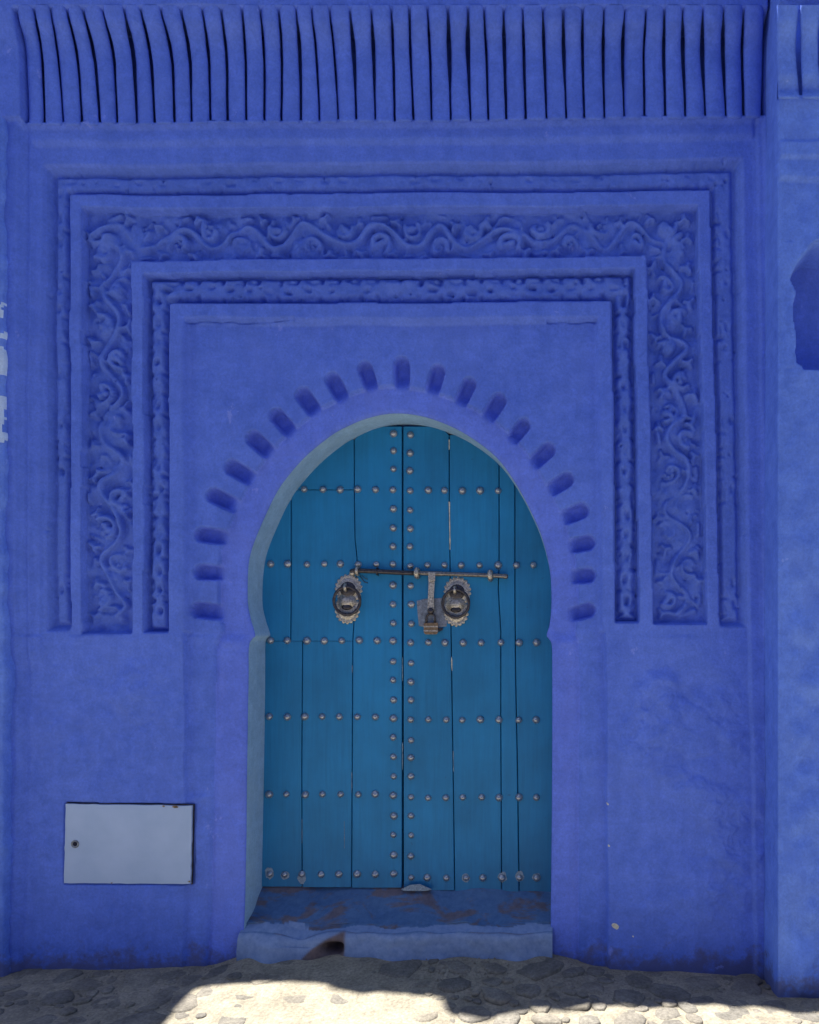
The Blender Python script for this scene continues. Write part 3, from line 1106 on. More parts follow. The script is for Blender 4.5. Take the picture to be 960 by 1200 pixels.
# a cover strip closes the gap where the leaves meet
# pale strips set in open joints, standing in for light leaking through
def joint_light(pts, wdt, parent, mat=M_chip_and_light):
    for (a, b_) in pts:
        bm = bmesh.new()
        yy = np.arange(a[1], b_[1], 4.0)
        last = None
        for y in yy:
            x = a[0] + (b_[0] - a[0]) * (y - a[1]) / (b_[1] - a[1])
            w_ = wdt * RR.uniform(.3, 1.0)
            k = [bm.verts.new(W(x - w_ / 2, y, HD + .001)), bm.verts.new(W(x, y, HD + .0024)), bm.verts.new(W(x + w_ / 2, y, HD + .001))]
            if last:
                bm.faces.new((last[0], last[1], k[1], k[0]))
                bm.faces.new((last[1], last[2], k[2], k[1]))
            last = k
        bm_obj('joint_light_strip', bm, mat, parent, smooth=False)


joint_light([((526.7, 588), (527.6, 645)), ((529.3, 770), (530, 790)), ((526.5, 515), (526.5, 530))], 1.7, leafR)
joint_light([((412.8, 780), (413, 790)), ((403.5, 962), (403.8, 996))], 0.9, leafL, M_worn_and_light)

joint_light([((471.7, 770), (471.8, 800)), ((471.8, 870), (471.8, 905)), ((531.2, 880), (531.6, 905))], 1.1, leafR, M_worn_and_light)
joint_light([((413.2, 700), (413.1, 728)), ((412.4, 905), (412.3, 930)), ((354, 960), (354, 990))], 0.9, leafL, M_worn_and_light)
# studs ------------------------------------------------
def lathe(bm, c, prof, seg=14, axis='y', squash=1.0, rot=0.0):
    """prof: (radius, height towards the camera)"""
    rings = []
    for (r, h) in prof:
        if r < 1e-6:
            rings.append([bm.verts.new((c[0], c[1] - h, c[2]))])
        else:
            rings.append([bm.verts.new((c[0] + r * math.cos(a + rot), c[1] - h, c[2] + r * squash * math.sin(a + rot))) for a in
                          [2 * math.pi * k / seg for k in range(seg)]])
    for a, b_ in zip(rings, rings[1:]):
        for k in range(seg):
            k2 = (k + 1) % seg
            if len(b_) == 1:
                bm.faces.new((a[k], a[k2], b_[0]))
            elif len(a) == 1:
                bm.faces.new((a[0], b_[k2], b_[k]))
            else:
                bm.faces.new((a[k], a[k2], b_[k2], b_[k]))


def stud_mesh(k):
    bm = bmesh.new()
    r = 0.0185
    lathe(bm, (0, 0, 0), [(r * 1.0, -.002), (r * 1.02, .0015), (r * .93, .0035), (r * .86, .006), (r * .68, .0115), (r * .42, .0155), (r * .18, .0172), (0, .0176)], 12, squash=[1, .95, 1.04][k])
    bmesh.ops.recalc_face_normals(bm, faces=bm.faces)
    me = bpy.data.meshes.new('stud')
    bm.to_mesh(me)
    bm.free()
    me.materials.append(M_stud)
    me.polygons.foreach_set('use_smooth', [True] * len(me.polygons))
    return me


stud_meshes = [stud_mesh(k) for k in range(3)]
def put_stud(px, py, parent, s=1.0):
    o = bpy.data.objects.new('stud', RR.choice(stud_meshes))
    link(o, parent)
    p = W(px + RR.uniform(-.4, .4), py + RR.uniform(-.4, .4), HD + .0005)
    o.location = tuple(p[i] - parent.location[i] for i in range(3))
    sc_ = s * RR.uniform(.88, 1.10)
    o.scale = (sc_, sc_, sc_)
    o.rotation_euler = (RR.uniform(-.2, .2), RR.uniform(0, 3), RR.uniform(-.2, .2))


colL = [508, 528, 549.5, 574, 596, 619, 640, 661, 686, 708, 730, 751, 775, 797, 820, 842, 864, 887, 910, 932, 956, 978, 1002, 1024]
colR = [510, 531, 552, 575, 598, 619.5, 641, 663, 687, 708, 731, 753, 777, 799, 820, 843, 867, 888, 910, 934, 956, 979, 1003, 1028]
for y in colL:
    put_stud(461 + (0.4 if y > 800 else 0), y, leafL)
for y in colR:
    put_stud(481 + (0.8 if y > 700 else 0), y, leafR)
rowsL = {573.5: [357, 379, 399, 419, 440], 661: [317, 337, 360, 380, 399, 420, 441], 750.5: [317, 337, 360, 380, 401, 421, 442],
         840: [316, 337, 357, 378, 398, 419, 440], 931: [316, 336, 358, 378, 399, 420, 440], 1024.5: [316, 334, 354, 376, 397, 419, 440]}
rowsR = {574.8: [502, 521, 542, 563, 584, 603], 662.5: [501, 521, 541, 562, 584, 605, 625], 753: [502, 522, 543, 564, 587, 608, 629],
         843.5: [502, 523, 542, 563, 585, 608, 628], 934.5: [502, 523, 543, 565, 585, 608, 629], 1028.5: [501, 523, 546, 566, 589, 609, 629]}
for y, L in rowsL.items():
    for x in L:
        put_stud(x, y, leafL)
for y, L in rowsR.items():
    for x in L:
        if (x, y) != (603, 574.8):
            put_stud(x, y, leafR)


# scraped paint halos round some bottom studs
def halo(px, py, rx, ry, parent, mat=M_worn_and_light):
    bm = bmesh.new()
    c = W(px, py, HD + .0013)
    n = 16
    ring = [bm.verts.new((c[0] + rx * KD * (1 + RR.uniform(-.22, .15)) * math.cos(2 * math.pi * k / n), c[1] + .0006, c[2] + ry * KD * (1 + RR.uniform(-.22, .15)) * math.sin(2 * math.pi * k / n))) for k in range(n)]
    cc = bm.verts.new((c[0], c[1] - .0008, c[2]))
    for k in range(n):
        bm.faces.new((ring[k], ring[(k + 1) % n], cc))
    bm_obj('scraped_patch', bm, mat, parent, smooth=False)


for (x, y, rx, ry) in ((316, 1023, 5.5, 7.5), (334, 1026, 5, 5.5), (354, 1029, 5, 7)):
    halo(x, y, rx, ry, leafL)
for (x, y, rx, ry) in ((546, 1029, 5, 5), (589, 1028, 5.5, 6.5), (609, 1027, 5.2, 6.5), (629, 1028, 5, 5)):
    halo(x, y, rx, ry, leafR)


# ------------------------------------------------------------------ ring pulls
def tube(bm, pts, r, seg=8, closed=False, cap=True):
    pts = [Vector(p) for p in pts]
    n = len(pts)
    rings = []
    rf = r if callable(r) else (lambda k: r)
    prev = None
    for k in range(n):
        a = pts[(k - 1) % n] if (closed or k > 0) else pts[k]
        b_ = pts[(k + 1) % n] if (closed or k < n - 1) else pts[k]
        t = (b_ - a).normalized()
        ref = Vector((0, 1, 0)) if abs(t.y) < .9 else Vector((1, 0, 0))
        u = t.cross(ref).normalized()
        v = t.cross(u).normalized()
        rings.append([bm.verts.new(pts[k] + (u * math.cos(2 * math.pi * s / seg) + v * math.sin(2 * math.pi * s / seg)) * rf(k)) for s in range(seg)])
    rr_ = range(n if closed else n - 1)
    for k in rr_:
        a, b_ = rings[k], rings[(k + 1) % n]
        for s in range(seg):
            bm.faces.new((a[s], a[(s + 1) % seg], b_[(s + 1) % seg], b_[s]))
    if cap and not closed:
        bm.faces.new(rings[0])
        bm.faces.new(rings[-1][::-1])


def scallop(bm, c, rx, rz, teeth, h, lift=0.0):
    """domed disc with a scalloped rim; c on the door face"""
    n = teeth * 6
    specs = ((1.0, -.001, 1), (1.0, h * .45, 1), (.93, h * .9, .6), (.82, h * .55, 0), (.72, h * .55, 0), (.64, h * 1.25, 0), (.5, h * 1.7, 0), (.42, h * 1.2, 0), (.25, h * 1.6, 0))
    rings = []
    for (f, hh, tf) in specs:
        ring = []
        for k in range(n):
            a = 2 * math.pi * k / n
            w_ = 1 + tf * .075 * (abs(math.sin(a * teeth / 2)) - .5) * 2
            ring.append(bm.verts.new((c[0] + rx * f * w_ * math.cos(a), c[1] - hh - lift, c[2] + rz * f * w_ * math.sin(a))))
        rings.append(ring)
    for a, b_ in zip(rings, rings[1:]):
        for k in range(n):
            bm.faces.new((a[k], a[(k + 1) % n], b_[(k + 1) % n], b_[k]))
    bm.faces.new(rings[-1])


def ring_pull(parent, px, py, tilt=0.0):
    """px,py: centre of the ring; the back plate is two overlapping scalloped rosettes"""
    bm = bmesh.new()
    c1 = W(px + 2, py - 14, HD)
    c2 = W(px + .5, py + 10, HD)
    k = KD
    scallop(bm, c1, 15.3 * k, 16.5 * k, 19, .004)
    scallop(bm, c2, 14.0 * k, 16.5 * k, 18, .004, .0012)
    plate = bm_obj('pull_plate', bm, M_brass, parent)
    off = tuple(parent.location)

    def sub(name, bm, mat):
        o = bm_obj(name, bm, mat, None)
        o.parent = plate
        return o
    # dark rosette centre + eye boss
    bm = bmesh.new()
    cc = W(px + 1.5, py - 13, HD)
    lathe(bm, cc, [(9.4 * k, 0), (9.2 * k, .008), (8.0 * k, .010), (6.0 * k, .0135), (0, .015)], 20)
    sub('rosette', bm, M_iron)
    bm = bmesh.new()
    cc = W(px, py + 1, HD)
    lathe(bm, cc, [(11.0 * k, .004), (10.4 * k, .010), (7.5 * k, .011), (7.0 * k, .014), (3.5 * k, .017), (0, .018)], 20, squash=.9)
    sub('boss', bm, M_brass)
    bm = bmesh.new()
    cc = W(px + .5, py + 9, HD)
    n = 20
    tube(bm, [(cc[0] + 10.5 * k * math.cos(a), cc[1] - .013, cc[2] + 7.0 * k * math.sin(a)) for a in np.linspace(math.pi * 1.02, math.pi * 1.98, 12)], .0035, 7)
    lathe(bm, (cc[0], cc[1], cc[2] + 1.5 * k), [(6.2 * k, .010), (5.8 * k, .0155), (3 * k, .0172), (0, .0175)], 16, squash=.55)
    sub('crescent', bm, M_iron)
    # clasp
    bm = bmesh.new()
    cc = W(px - .3, py - 15, HD)
    tube(bm, [(cc[0], cc[1] - .006, cc[2] + .018), (cc[0], cc[1] - .026, cc[2] + .014), (cc[0], cc[1] - .036, cc[2] + .002), (cc[0], cc[1] - .030, cc[2] - .012), (cc[0], cc[1] - .012, cc[2] - .016)],
         lambda q: .0088 if q in (1, 2, 3) else .007, 8)
    sub('clasp', bm, M_brass)
    # ring
    bm = bmesh.new()
    cc = W(px, py, HD + .030)
    R_ = 15.3 * PX * (D - HD - .024) / D
    pts = []
    for q in range(40):
        a = 2 * math.pi * q / 40
        pts.append((cc[0] + R_ * math.cos(a), cc[1] - .004 * math.sin(a), cc[2] + R_ * 1.06 * math.sin(a)))
    tube(bm, pts, lambda q: .0082 if (q % 3) else .0068, 10, closed=True)
    sub('ring', bm, M_iron)
    return plate


ring_pull(leafL, 406.7, 704.0)
ring_pull(leafR, 534.2, 707.0)

# tin lock plate behind the padlock
def poly_plate(bm, pts, h0, h1, bev=.8):
    n = len(pts)
    cx = sum(p[0] for p in pts) / n
    cy = sum(p[1] for p in pts) / n
    lv = []
    for (h, f) in ((h0, 1), (h1 - .0006, 1), (h1, 1 - bev / 12)):
        lv.append([bm.verts.new(W(cx + (p[0] - cx) * f, cy + (p[1] - cy) * f, h)) for p in pts])
    for a, b_ in zip(lv, lv[1:]):
        for k in range(n):
            bm.faces.new((a[k], a[(k + 1) % n], b_[(k + 1) % n], b_[k]))
    bm.faces.new(lv[-1])
    bm.faces.new(lv[0][::-1])


bm = bmesh.new()
poly_plate(bm, [(488.5, 704), (499, 701.5), (512, 701), (523, 700), (524.5, 718), (523.5, 734), (512, 735), (502, 735.5), (491, 733.5), (489.6, 720)], HD, HD + .0035)
bm_obj('lock_plate', bm, M_tin, leafR, smooth=False)
# nail heads on the plate
# ------------------------------------------------------------------ sliding bolt
bolt = empty('door_bolt', W(500, 672, HD + .02), label='long iron sliding bolt across both door leaves above the ring pulls', category='bolt')
HB = HD + .026
bm = bmesh.new()
tube(bm, [W(411, 670, HB), W(416, 668.5, HB), W(440, 669.5, HB), W(470, 671, HB), W(486, 671.6, HB)], .0118, 10)
bm_obj('dark_bar', bm, M_iron, bolt)
bm = bmesh.new()
pp = [(486, 671.6, .0085), (494, 671.6, .0085), (505, 672, .0095), (515, 672.3, .0102), (522, 672.4, .0085), (545, 673.2, .0088), (568, 674, .0092), (580, 674.6, .0092), (590, 675.2, .0088), (592, 675.4, .011), (594.5, 675.5, .0095), (595.5, 675.6, .005)]
tube(bm, [W(a, b_, HB) for a, b_, _ in pp], lambda k: pp[k][2] * 1.25, 10)
bm_obj('pale_bar', bm, M_pewter, bolt)


def staple(px, py, wpx, mat, r=.0135):
    bm = bmesh.new()
    for sgn in (0,):
        c = Vector(W(px, py, HB))
        pts = [(c.x, -HD + .004, c.z + r + .004)]
        for a in np.linspace(math.pi / 2, -math.pi / 2, 9):
            pts.append((c.x, c.y - r * 1.05 * math.cos(a) + 0.002, c.z + (r + .002) * math.sin(a)))
        pts.append((c.x, -HD + .004, c.z - r - .004))
        tube(bm, pts, wpx * PX * .5, 8)
    bm_obj('staple', bm, mat, bolt)


staple(418.5, 669, 4.2, M_brass)
staple(442, 669.8, 2.2, M_iron, .0125)
staple(488.5, 671.5, 6.5, M_brass)
staple(574.5, 674.3, 7.0, M_brass)
# bent wire tail and knob at the left end
bm = bmesh.new()
lathe(bm, W(413, 671.5, HB - .004), [(.012, -.008), (.015, .0), (.012, .009), (.006, .012), (0, .0125)], 12)
bm_obj('bar_knob', bm, M_brass, bolt)
bm = bmesh.new()
tube(bm, [W(422, 675, HD + .006), W(425, 679, HD + .006), W(427, 682, HD + .004), W(431, 683, HD + .003)], .0018, 6)
tube(bm, [W(424, 674, HD + .006), W(427, 677, HD + .007), W(431, 679, HD + .004)], .0015, 6)
bm_obj('wire_tail', bm, M_iron, bolt)
# hinged strap hanging from the bolt
bm = bmesh.new()
strap = [(502.6, 671), (509.6, 671.2), (509.6, 680), (508.5, 697), (508.8, 716), (501, 716), (501.8, 697), (502.6, 680)]
poly_plate(bm, strap, HD + .016, HD + .022)
bm_obj('strap', bm, M_brass, bolt, smooth=False)
bm = bmesh.new()
poly_plate(bm, [(502.0, 670.5), (510.2, 670.8), (510.0, 680.5), (502.2, 680.5)], HD + .0225, HD + .040)
bm_obj('strap_hinge', bm, M_brass, bolt, smooth=False)

# ------------------------------------------------------------------ padlock
padlock = empty('padlock', W(504.5, 743, HD + .02), label='small brown rusty padlock hanging below the bolt on the tin lock plate', category='padlock')
bm = bmesh.new()
poly_plate(bm, [(497.0, 730), (512.8, 729.6), (513.4, 731), (513.3, 741.5), (511.5, 743.3), (498.5, 743.3), (496.9, 741.5), (496.6, 731)], HD + .010, HD + .034)
pl = bm_obj('lock_body', bm, M_rust, padlock, smooth=False)
bm = bmesh.new()
poly_plate(bm, [(496.6, 733.5), (513.3, 733.5), (513.3, 735), (496.6, 735)], HD + .030, HD + .0352)
poly_plate(bm, [(496.6, 738.5), (513.3, 738.5), (513.3, 740), (496.6, 740)], HD + .030, HD + .0352)
bm_obj('band', bm, M_brass, padlock, smooth=False)
bm = bmesh.new()
c = W(504.8, 723.5, HD + .022)
pts = [(c[0] - .021, c[1], c[2] - .030), (c[0] - .021, c[1], c[2] - .008)]
for a in np.linspace(math.pi, 0, 9):
    pts.append((c[0] + .021 * math.cos(a), c[1], c[2] + .018 * math.sin(a)))
pts += [(c[0] + .021, c[1], c[2] - .008), (c[0] + .021, c[1], c[2] - .030)]
tube(bm, pts, .0056, 8)
bm_obj('shackle', bm, M_iron, padlock)
bm = bmesh.new()
c = W(504.8, 715.8, HD + .024)
lathe(bm, c, [(.016, 0), (.016, .006), (.010, .012), (0, .013)], 12)
bm_obj('hasp_loop', bm, M_iron, padlock)
bm = bmesh.new()
poly_plate(bm, [(513.5, 735.5), (519.8, 735.8), (518.5, 738.5), (514, 740.6)], HD + .002, HD + .012)
bm_obj('latch_tab', bm, M_iron, padlock, smooth=False)

# ------------------------------------------------------------------ meter hatch
hatch = empty('meter_hatch', W(151, 1036, 0), label='pale blue painted steel meter cover set into the wall left of the door', category='meter cover')


def quad_slab(bm, c4, h0, h1, n=10, bend=0.0, bev=.6, jag=0.0):
    (ax_, ay), (bx, by), (cx_, cy), (dx, dy) = c4       # tl tr br bl
    vs = []
    for j in range(n + 1):
        for i in range(n + 1):
            u, v = i / n, j / n
            x = (ax_ * (1 - u) + bx * u) * (1 - v) + (dx * (1 - u) + cx_ * u) * v
            y = (ay * (1 - u) + by * u) * (1 - v) + (dy * (1 - u) + cy * u) * v
            e = 1.0 if i in (0, n) or j in (0, n) else 0.0
            vs.append(bm.verts.new(W(x + e * RR.uniform(-jag, jag), y + e * RR.uniform(-jag, jag), h1 + bend * math.sin(math.pi * u) * math.sin(math.pi * v) - e * .001)))
    for j in range(n):
        for i in range(n):
            a = j * (n + 1) + i
            bm.faces.new((vs[a], vs[a + 1], vs[a + n + 2], vs[a + n + 1]))
    border = [i for i in range(n)] + [i * (n + 1) + n for i in range(n)] + [n * (n + 1) + n - i for i in range(n)] + [(n - i) * (n + 1) for i in range(n)]
    back = []
    for b_ in border:
        co = vs[b_].co
        back.append(bm.verts.new((co.x, -h0, co.z)))
    m = len(border)
    for k in range(m):
        k2 = (k + 1) % m
        bm.faces.new((vs[border[k]], back[k], back[k2], vs[border[k2]]))


bm = bmesh.new()
quad_slab(bm, [(77.0, 942.2), (225.0, 944.4), (223.0, 1035.8), (75.0, 1034.8)], -.018, .002, 18, .0035, jag=.35)
bm_obj('cover', bm, M_hatch, hatch, smooth=False)
bm = bmesh.new()
for c4 in ([(76.5, 940.6), (227.2, 942.8), (227.2, 943.6), (76.5, 941.6)], [(226.0, 943.8), (227.2, 943.8), (225.2, 1036.6), (224.0, 1036.6)]):
    quad_slab(bm, c4, -.022, -.010, 6)
bm_obj('frame', bm, M_iron, hatch, smooth=False)
for (x, y, rr_) in ((192, 944.8, 2.0), (204.5, 945.4, 3.6), (207, 946, 2.2), (131, 1034.6, 1.5), (222, 1033, 1.8)):
    bm = bmesh.new()
    c_ = Vector(W(x, y, .0062))
    vs_ = [bm.verts.new((c_.x + rr_ * PX * RR.uniform(.6, 1.3) * math.cos(q * .785), c_.y, c_.z + rr_ * .55 * PX * RR.uniform(.5, 1.2) * math.sin(q * .785))) for q in range(8)]
    bm.faces.new(vs_)
    bm_obj('rust_chip', bm, M_rust, hatch, smooth=False)
bm = bmesh.new()
c = W(88.2, 989, .003)
lathe(bm, c, [(.019, -.003), (.019, .002), (.016, .0045), (.012, .004), (.0105, .0005), (0, .0005)], 18)
lk = bm_obj('lock', bm, M_tin, hatch)
bm = bmesh.new()
lathe(bm, W(88.2, 989, .003), [(.0105, .001), (.009, .0025), (0, .0028)], 14)
o = bm_obj('keyhole', bm, M_dark, None)
o.parent = lk

# ------------------------------------------------------------------ doorstep
def gnd(px):
    pts = [(-3000, -.06), (0, -.055), (240, -.04), (290, .012), (640, .015), (700, -.04), (900, -.085), (1000, -.075), (4000, -.075)]
    for a, b_ in zip(pts, pts[1:]):
        if a[0] <= px <= b_[0]:
            t = (px - a[0]) / (b_[0] - a[0])
            return a[1] + (b_[1] - a[1]) * t
    return -.07


step = empty('doorstep', W(465, 1120, 0), label='worn sloping doorstep, blue tread rubbed to brown, pale front, below the teal door', category='step')
path = []   # (y, z, front)
zb, zf = CZ - 299.0 * KD, CZ - 353 * PX
for t in np.linspace(0, 1, 40):
    path.append((.27 - .262 * t, zb + (zf - zb) * t - .010 * math.sin(math.pi * t), 0.0))
for t in np.linspace(0, 1, 9)[1:]:
    a = t * math.pi / 2
    path.append((.008 - .024 * math.sin(a), zf - .040 * (1 - math.cos(a)), sstep(.0, .5, t)))
zl = path[-1][1]
for t in np.linspace(0, 1, 26)[1:]:
    path.append((-.016 - .010 * t, zl - (zl + .06) * t, 1.0))
nxs = np.linspace(279.5, 647.5, 190)
npth = len(path)
nA = vnoise((npth, len(nxs)), 9, 101) * .009 + vnoise((npth, len(nxs)), 3.5, 102) * .0022 + vnoise((npth, len(nxs)), 24, 103) * .006
verts, front, dirt = [], [], []
for j, (y, z, fr) in enumerate(path):
    for i, px in enumerate(nxs):
        X = (px - CX) * PX
        d = nA[j, i]
        yy, zz = y, z
        if fr > 0:
            yy -= d * fr
            zz += d * (1 - fr)
            # bulging lower left corner
            yy -= .035 * math.exp(-((px - 318) / 30) ** 2) * fr * min(1, (zf - z) / .05)
        else:
            zz += d
        # drain hole with crumbled dirt
        dy = (z - W(0, 1108, 0)[2]) / PX
        hole = math.exp(-((px - 391) / 10) ** 4 - ((dy + 3) / 6) ** 4) if y < .02 else 0
        if y < .06:
            zz -= .022 * math.exp(-((px - 352) / 16) ** 2) * (1 if z > .08 else .3)
            yy += .012 * math.sin(px * .05) + .008 * math.sin(px * .13 + 1)
        yy += .11 * hole
        u_ = (px - 352) / 52.0
        dd = (float(sstep(0, .12, u_)) * float(sstep(1.06, .96, u_)) * float(sstep(0, 5, -10 + 26 * u_ - dy + 600 * nA[j, i])) if (y < .05 and 0 < u_ < 1.1) else 0)
        # wavy boundary between tread and pale front
        wv = .6 * nA[min(npth - 1, 45), i] / .006
        f_ = fr
        if fr == 0 and j > 34 + 3 * wv:
            f_ = .9
        front.append(f_)
        dirt.append(min(1, dd * (1.1 if fr > 0 else .8)))
        verts.append((X, yy, zz))
tread = np_mesh('slab', np.array(verts), quad_grid(len(nxs), npth), M_step, step)
for nm, dat in (('front', front), ('dirt', dirt)):
    at = tread.data.attributes.new(nm, 'FLOAT', 'POINT')
    at.data.foreach_set('value', np.array(dat, np.float32))
bm = bmesh.new()
poly_plate(bm, [(470, 1042), (481, 1037), (492, 1036), (506, 1042), (500, 1044), (474, 1044)], -.232, -.205, 2)
bm_obj('patch_of_mortar', bm, M_worn_and_light, step, smooth=False)

# ------------------------------------------------------------------ right neighbouring house
nb = empty('neighbouring_house', (1.4, -.24, 0), label='lumpy lighter blue neighbouring house front at the right edge, standing forward', category='house')
NP = 0.24
nbX0 = 0.941
# path: return (from facade to the front), then the front
SU = list(np.arange(0, .235, .006)) + [.237]
path = [(nbX0 + .0, -s, 'r') for s in SU]
path += [(nbX0 + .004, -NP + .001, 'c'), (nbX0 + .010, -NP - .001, 'c')]
fx = list(np.arange(nbX0 + .016, 1.36, .0060)) + list(np.arange(1.37, 2.6, .05))
path += [(x, -NP, 'f') for x in fx]
zz = np.concatenate([np.arange(-.35, 4.62, .0065), [5.05]])
nP, nZ = len(path), len(zz)
r1 = vnoise((nZ, nP), 42, 111) * .014 + vnoise((nZ, nP), 14, 112) * .0055 + vnoise((nZ, nP), 5, 113) * .0022
r2 = vnoise((nZ, nP), 8, 114) * .014 + vnoise((nZ, nP), 17, 115) * .018
Vn = np.zeros((nZ, nP, 3))
isdeep = np.zeros((nZ, nP), bool)
kN = PX * (D - NP) / D
for j, z in enumerate(zz):
    py = CY - (z - CZ) / kN
    lump = float(sstep(560, 800, py)) * .8 + .25
    for i, (X, Y, kd) in enumerate(path):
        px = CX + X / kN
        h = r1[j, i] * .7 + r2[j, i] * lump * (float(sstep(915, 940, px)) if kd == 'f' else 0)
        if kd == 'r':
            h = r1[j, i] * .25 * min(1, Y / -.05)
            Vn[j, i] = (X - max(0, h) + .0, Y, z)
            continue
        if kd == 'c':
            h = r1[j, i] * .4
        e = 0
        e += .020 * float(sstep(118, 122, -py + 238)) * 0
        # mouldings under the neighbour's cornice
        if py < 118:
            e -= .045 if (py > 6) else -.05
            h *= .3
        e += .018 * float(sstep(214, 209, py)) + .012 * float(sstep(190, 186, py)) - .014 * float(sstep(172, 168, py)) + .01 * float(sstep(140, 118, py))
        if kd == 'f':
            # niche with ragged head
            ex = 930 + 7 * float(sstep(318, 292, py)) + 2.0 * r2[j, i] / .009 + (6 * (1 - float(sstep(0, 12, 432 - py))) ** 2 if py > 420 else 0)
            top_ = 283 + 26 * float(sstep(958, 930, px))
            dn = min(px - ex, 433 - py, py - top_)
            e -= .34 * float(sstep(-.5, 2.2, dn))
            isdeep[j, i] = dn > .8
            h += .010 * math.exp(-((px - 926) / 5) ** 2) * (1 if 285 < py < 430 else 0) * .6
        Vn[j, i] = (X, Y - h - e, z)
Vn = Vn.reshape(-1, 3)
Fn = quad_grid(nP, nZ)
fz = (Fn[:, 0] // nP)
fc = np.array([CY - (z - CZ) / kN for z in zz])[fz]
fcx = CX + np.array([p[0] for p in path])[Fn[:, 0] % nP] / kN
isn = isdeep.ravel()[Fn[:, 0]] & isdeep.ravel()[Fn[:, 2]]
np_mesh('wall', Vn, Fn[~isn], M_rough, nb)
np_mesh('window_niche', Vn, Fn[isn], M_wall, nb)
gN = [(910, 909, 912), (937, 935, 939), (962, 961, 964), (986, 985, 988), (1010, 1009, 1012), (1035, 1034, 1037)]
gwN = [(.8, 1, .8)] + [(1.5, 6, 3)] * 5
for i in range(5):
    rib('cornice_rib', gN[i], gN[i + 1], gwN[i], gwN[i + 1], 116, NP, nb, M_rough)
bm = bmesh.new()
box(bm, nbX0 + .03, 2.6, .0, 3.0, -.3, 5.05)
bm_obj('house_body', bm, M_wall, nb, smooth=False)

# ------------------------------------------------------------------ left neighbouring house, only its corner with the pale patch shows
nl = empty('neighbouring_house', (-2.95, -.06, 0), label='corner of the left neighbouring house with a pale blue patch at the left edge', category='house')
zz = np.arange(-.35, 5.0, .012)
pth = [(-2.572, .01), (-2.575, -.03), (-2.579, -.058), (-2.587, -.064)] + [(-2.592 - .02 * k, -.064) for k in range(1, 40)]
rL = vnoise((len(zz), len(pth)), 6, 131) * .006 + vnoise((len(zz), len(pth)), 2.5, 132) * .004
VL = []
for j, z in enumerate(zz):
    e1 = vnoise
    for i, (X, Y) in enumerate(pth):
        VL.append((X + rL[j, min(i, 3)] * 1.2, Y - rL[j, i] * .5, z))
VL = np.array(VL)
FL = quad_grid(len(pth), len(zz))[:, ::-1]
zc = VL[FL[:, 0], 2]
pyc = CY - (zc - CZ) / (PX * (D - .06) / D)
pale_ = (pyc > 355 + 900 * rL.ravel()[FL[:, 0]]) & (pyc < 512 + 900 * rL.ravel()[FL[:, 1]]) & ((rL.ravel()[FL[:, 0]] + .0022 * np.sin(pyc * .11) + .002 * np.sin(pyc * .31)) > -.0005)
np_mesh('wall', VL, FL[~pale_], M_rough, nl)
np_mesh('pale_patch', VL, FL[pale_], M_pale, nl)  # paler blue patch with a ragged outline on the corner

# ------------------------------------------------------------------ unseen house added across the street to block sky and steer bounce light
opp = empty('added_opposite_house', (-0.6, -5.4, 0), label='added tall washed-out blue house across the narrow street, unseen behind the camera, blocking sky light', category='house')
bm = bmesh.new()
for (x0, x1, z0, z1) in ((-9, -3.4, -.3, 9.0), (-3.4, -2.4, 2.1, 9.0), (-2.4, 0.2, -.3, 1.2), (-2.4, .2, 2.5, 9.0), (.2, 6.5, -.3, 9.0)):
    box(bm, x0, x1, -5.8, -5.4, z0, z1)
box(bm, -9, 6.5, -12, -5.85, -.3, 9.0)
bmesh.ops.remove_doubles(bm, verts=bm.verts, dist=1e-5)
bm_obj('wall', bm, M_white, opp, smooth=False)  # wall of the added unseen house
bm = bmesh.new()
box(bm, -3.36, -2.44, -5.6, -5.54, -.04, 2.06)
bm_obj('door', bm, M_door, opp, smooth=False)  # door of the added unseen house
bm = bmesh.new()
box(bm, -2.36, .16, -5.65, -5.6, 1.24, 2.46)
bm_obj('added_shutter', bm, M_door, opp, smooth=False)
bm = bmesh.new()
box(bm, -9.1, 6.6, -12.1, -5.2, 9.0, 9.15)
bm_obj('added_cornice', bm, M_wall, opp, smooth=False)

# ------------------------------------------------------------------ plaster chips on the right jamb edge
for (x, y, r) in ((711.8, 942, 1.6), (713.5, 991, 1.4), (721, 1085, 4.2), (742, 1097, 1.0)):
    bm = bmesh.new()
    h0 = hs(x, y)
    n = 9
    c = Vector(W(x, y, h0))
    ring_ = []
    for k in range(n):
        a = 2 * math.pi * k / n
        rr = r * RR.uniform(.6, 1.1)
        xx, yy = x + rr * math.cos(a) + rr * .3 * math.sin(a), y + rr * 1.1 * math.sin(a)
        ring_.append(bm.verts.new(((xx - CX) * PX, -(hs(xx, yy) + .0010), CZ + (CY - yy) * PX)))
    cc = bm.verts.new(((x - CX) * PX, -(h0 + .0022), CZ + (CY - y) * PX))
    for k in range(n):
        bm.faces.new((ring_[k], ring_[(k + 1) % n], cc))
    bm_obj('plaster_chip', bm, M_chip_and_light, facade, smooth=False)

# ------------------------------------------------------------------ street
gxs = np.concatenate([[-300, -60, -20, -8], np.arange(-3.2, 2.2, .018), [4, 8, 20, 60, 300]])
gys = np.concatenate([[-300, -60, -20, -9, -6, -4, -3, -2.2, -1.7, -1.4], np.arange(-1.2, .10, .018), [.3, 1, 8, 300]])
gn = vnoise((len(gys), len(gxs)), 7, 141) * .006 + vnoise((len(gys), len(gxs)), 2.5, 142) * .0028 + vnoise((len(gys), len(gxs)), 20, 143) * .008


def ground_z(X, Y):
    px = CX + X / PX
    k = max(0.0, min(1.0, 1 + Y / .5))     # the hump in front of the step dies away towards the street
    return gnd(px) * k + (-.045) * (1 - k)


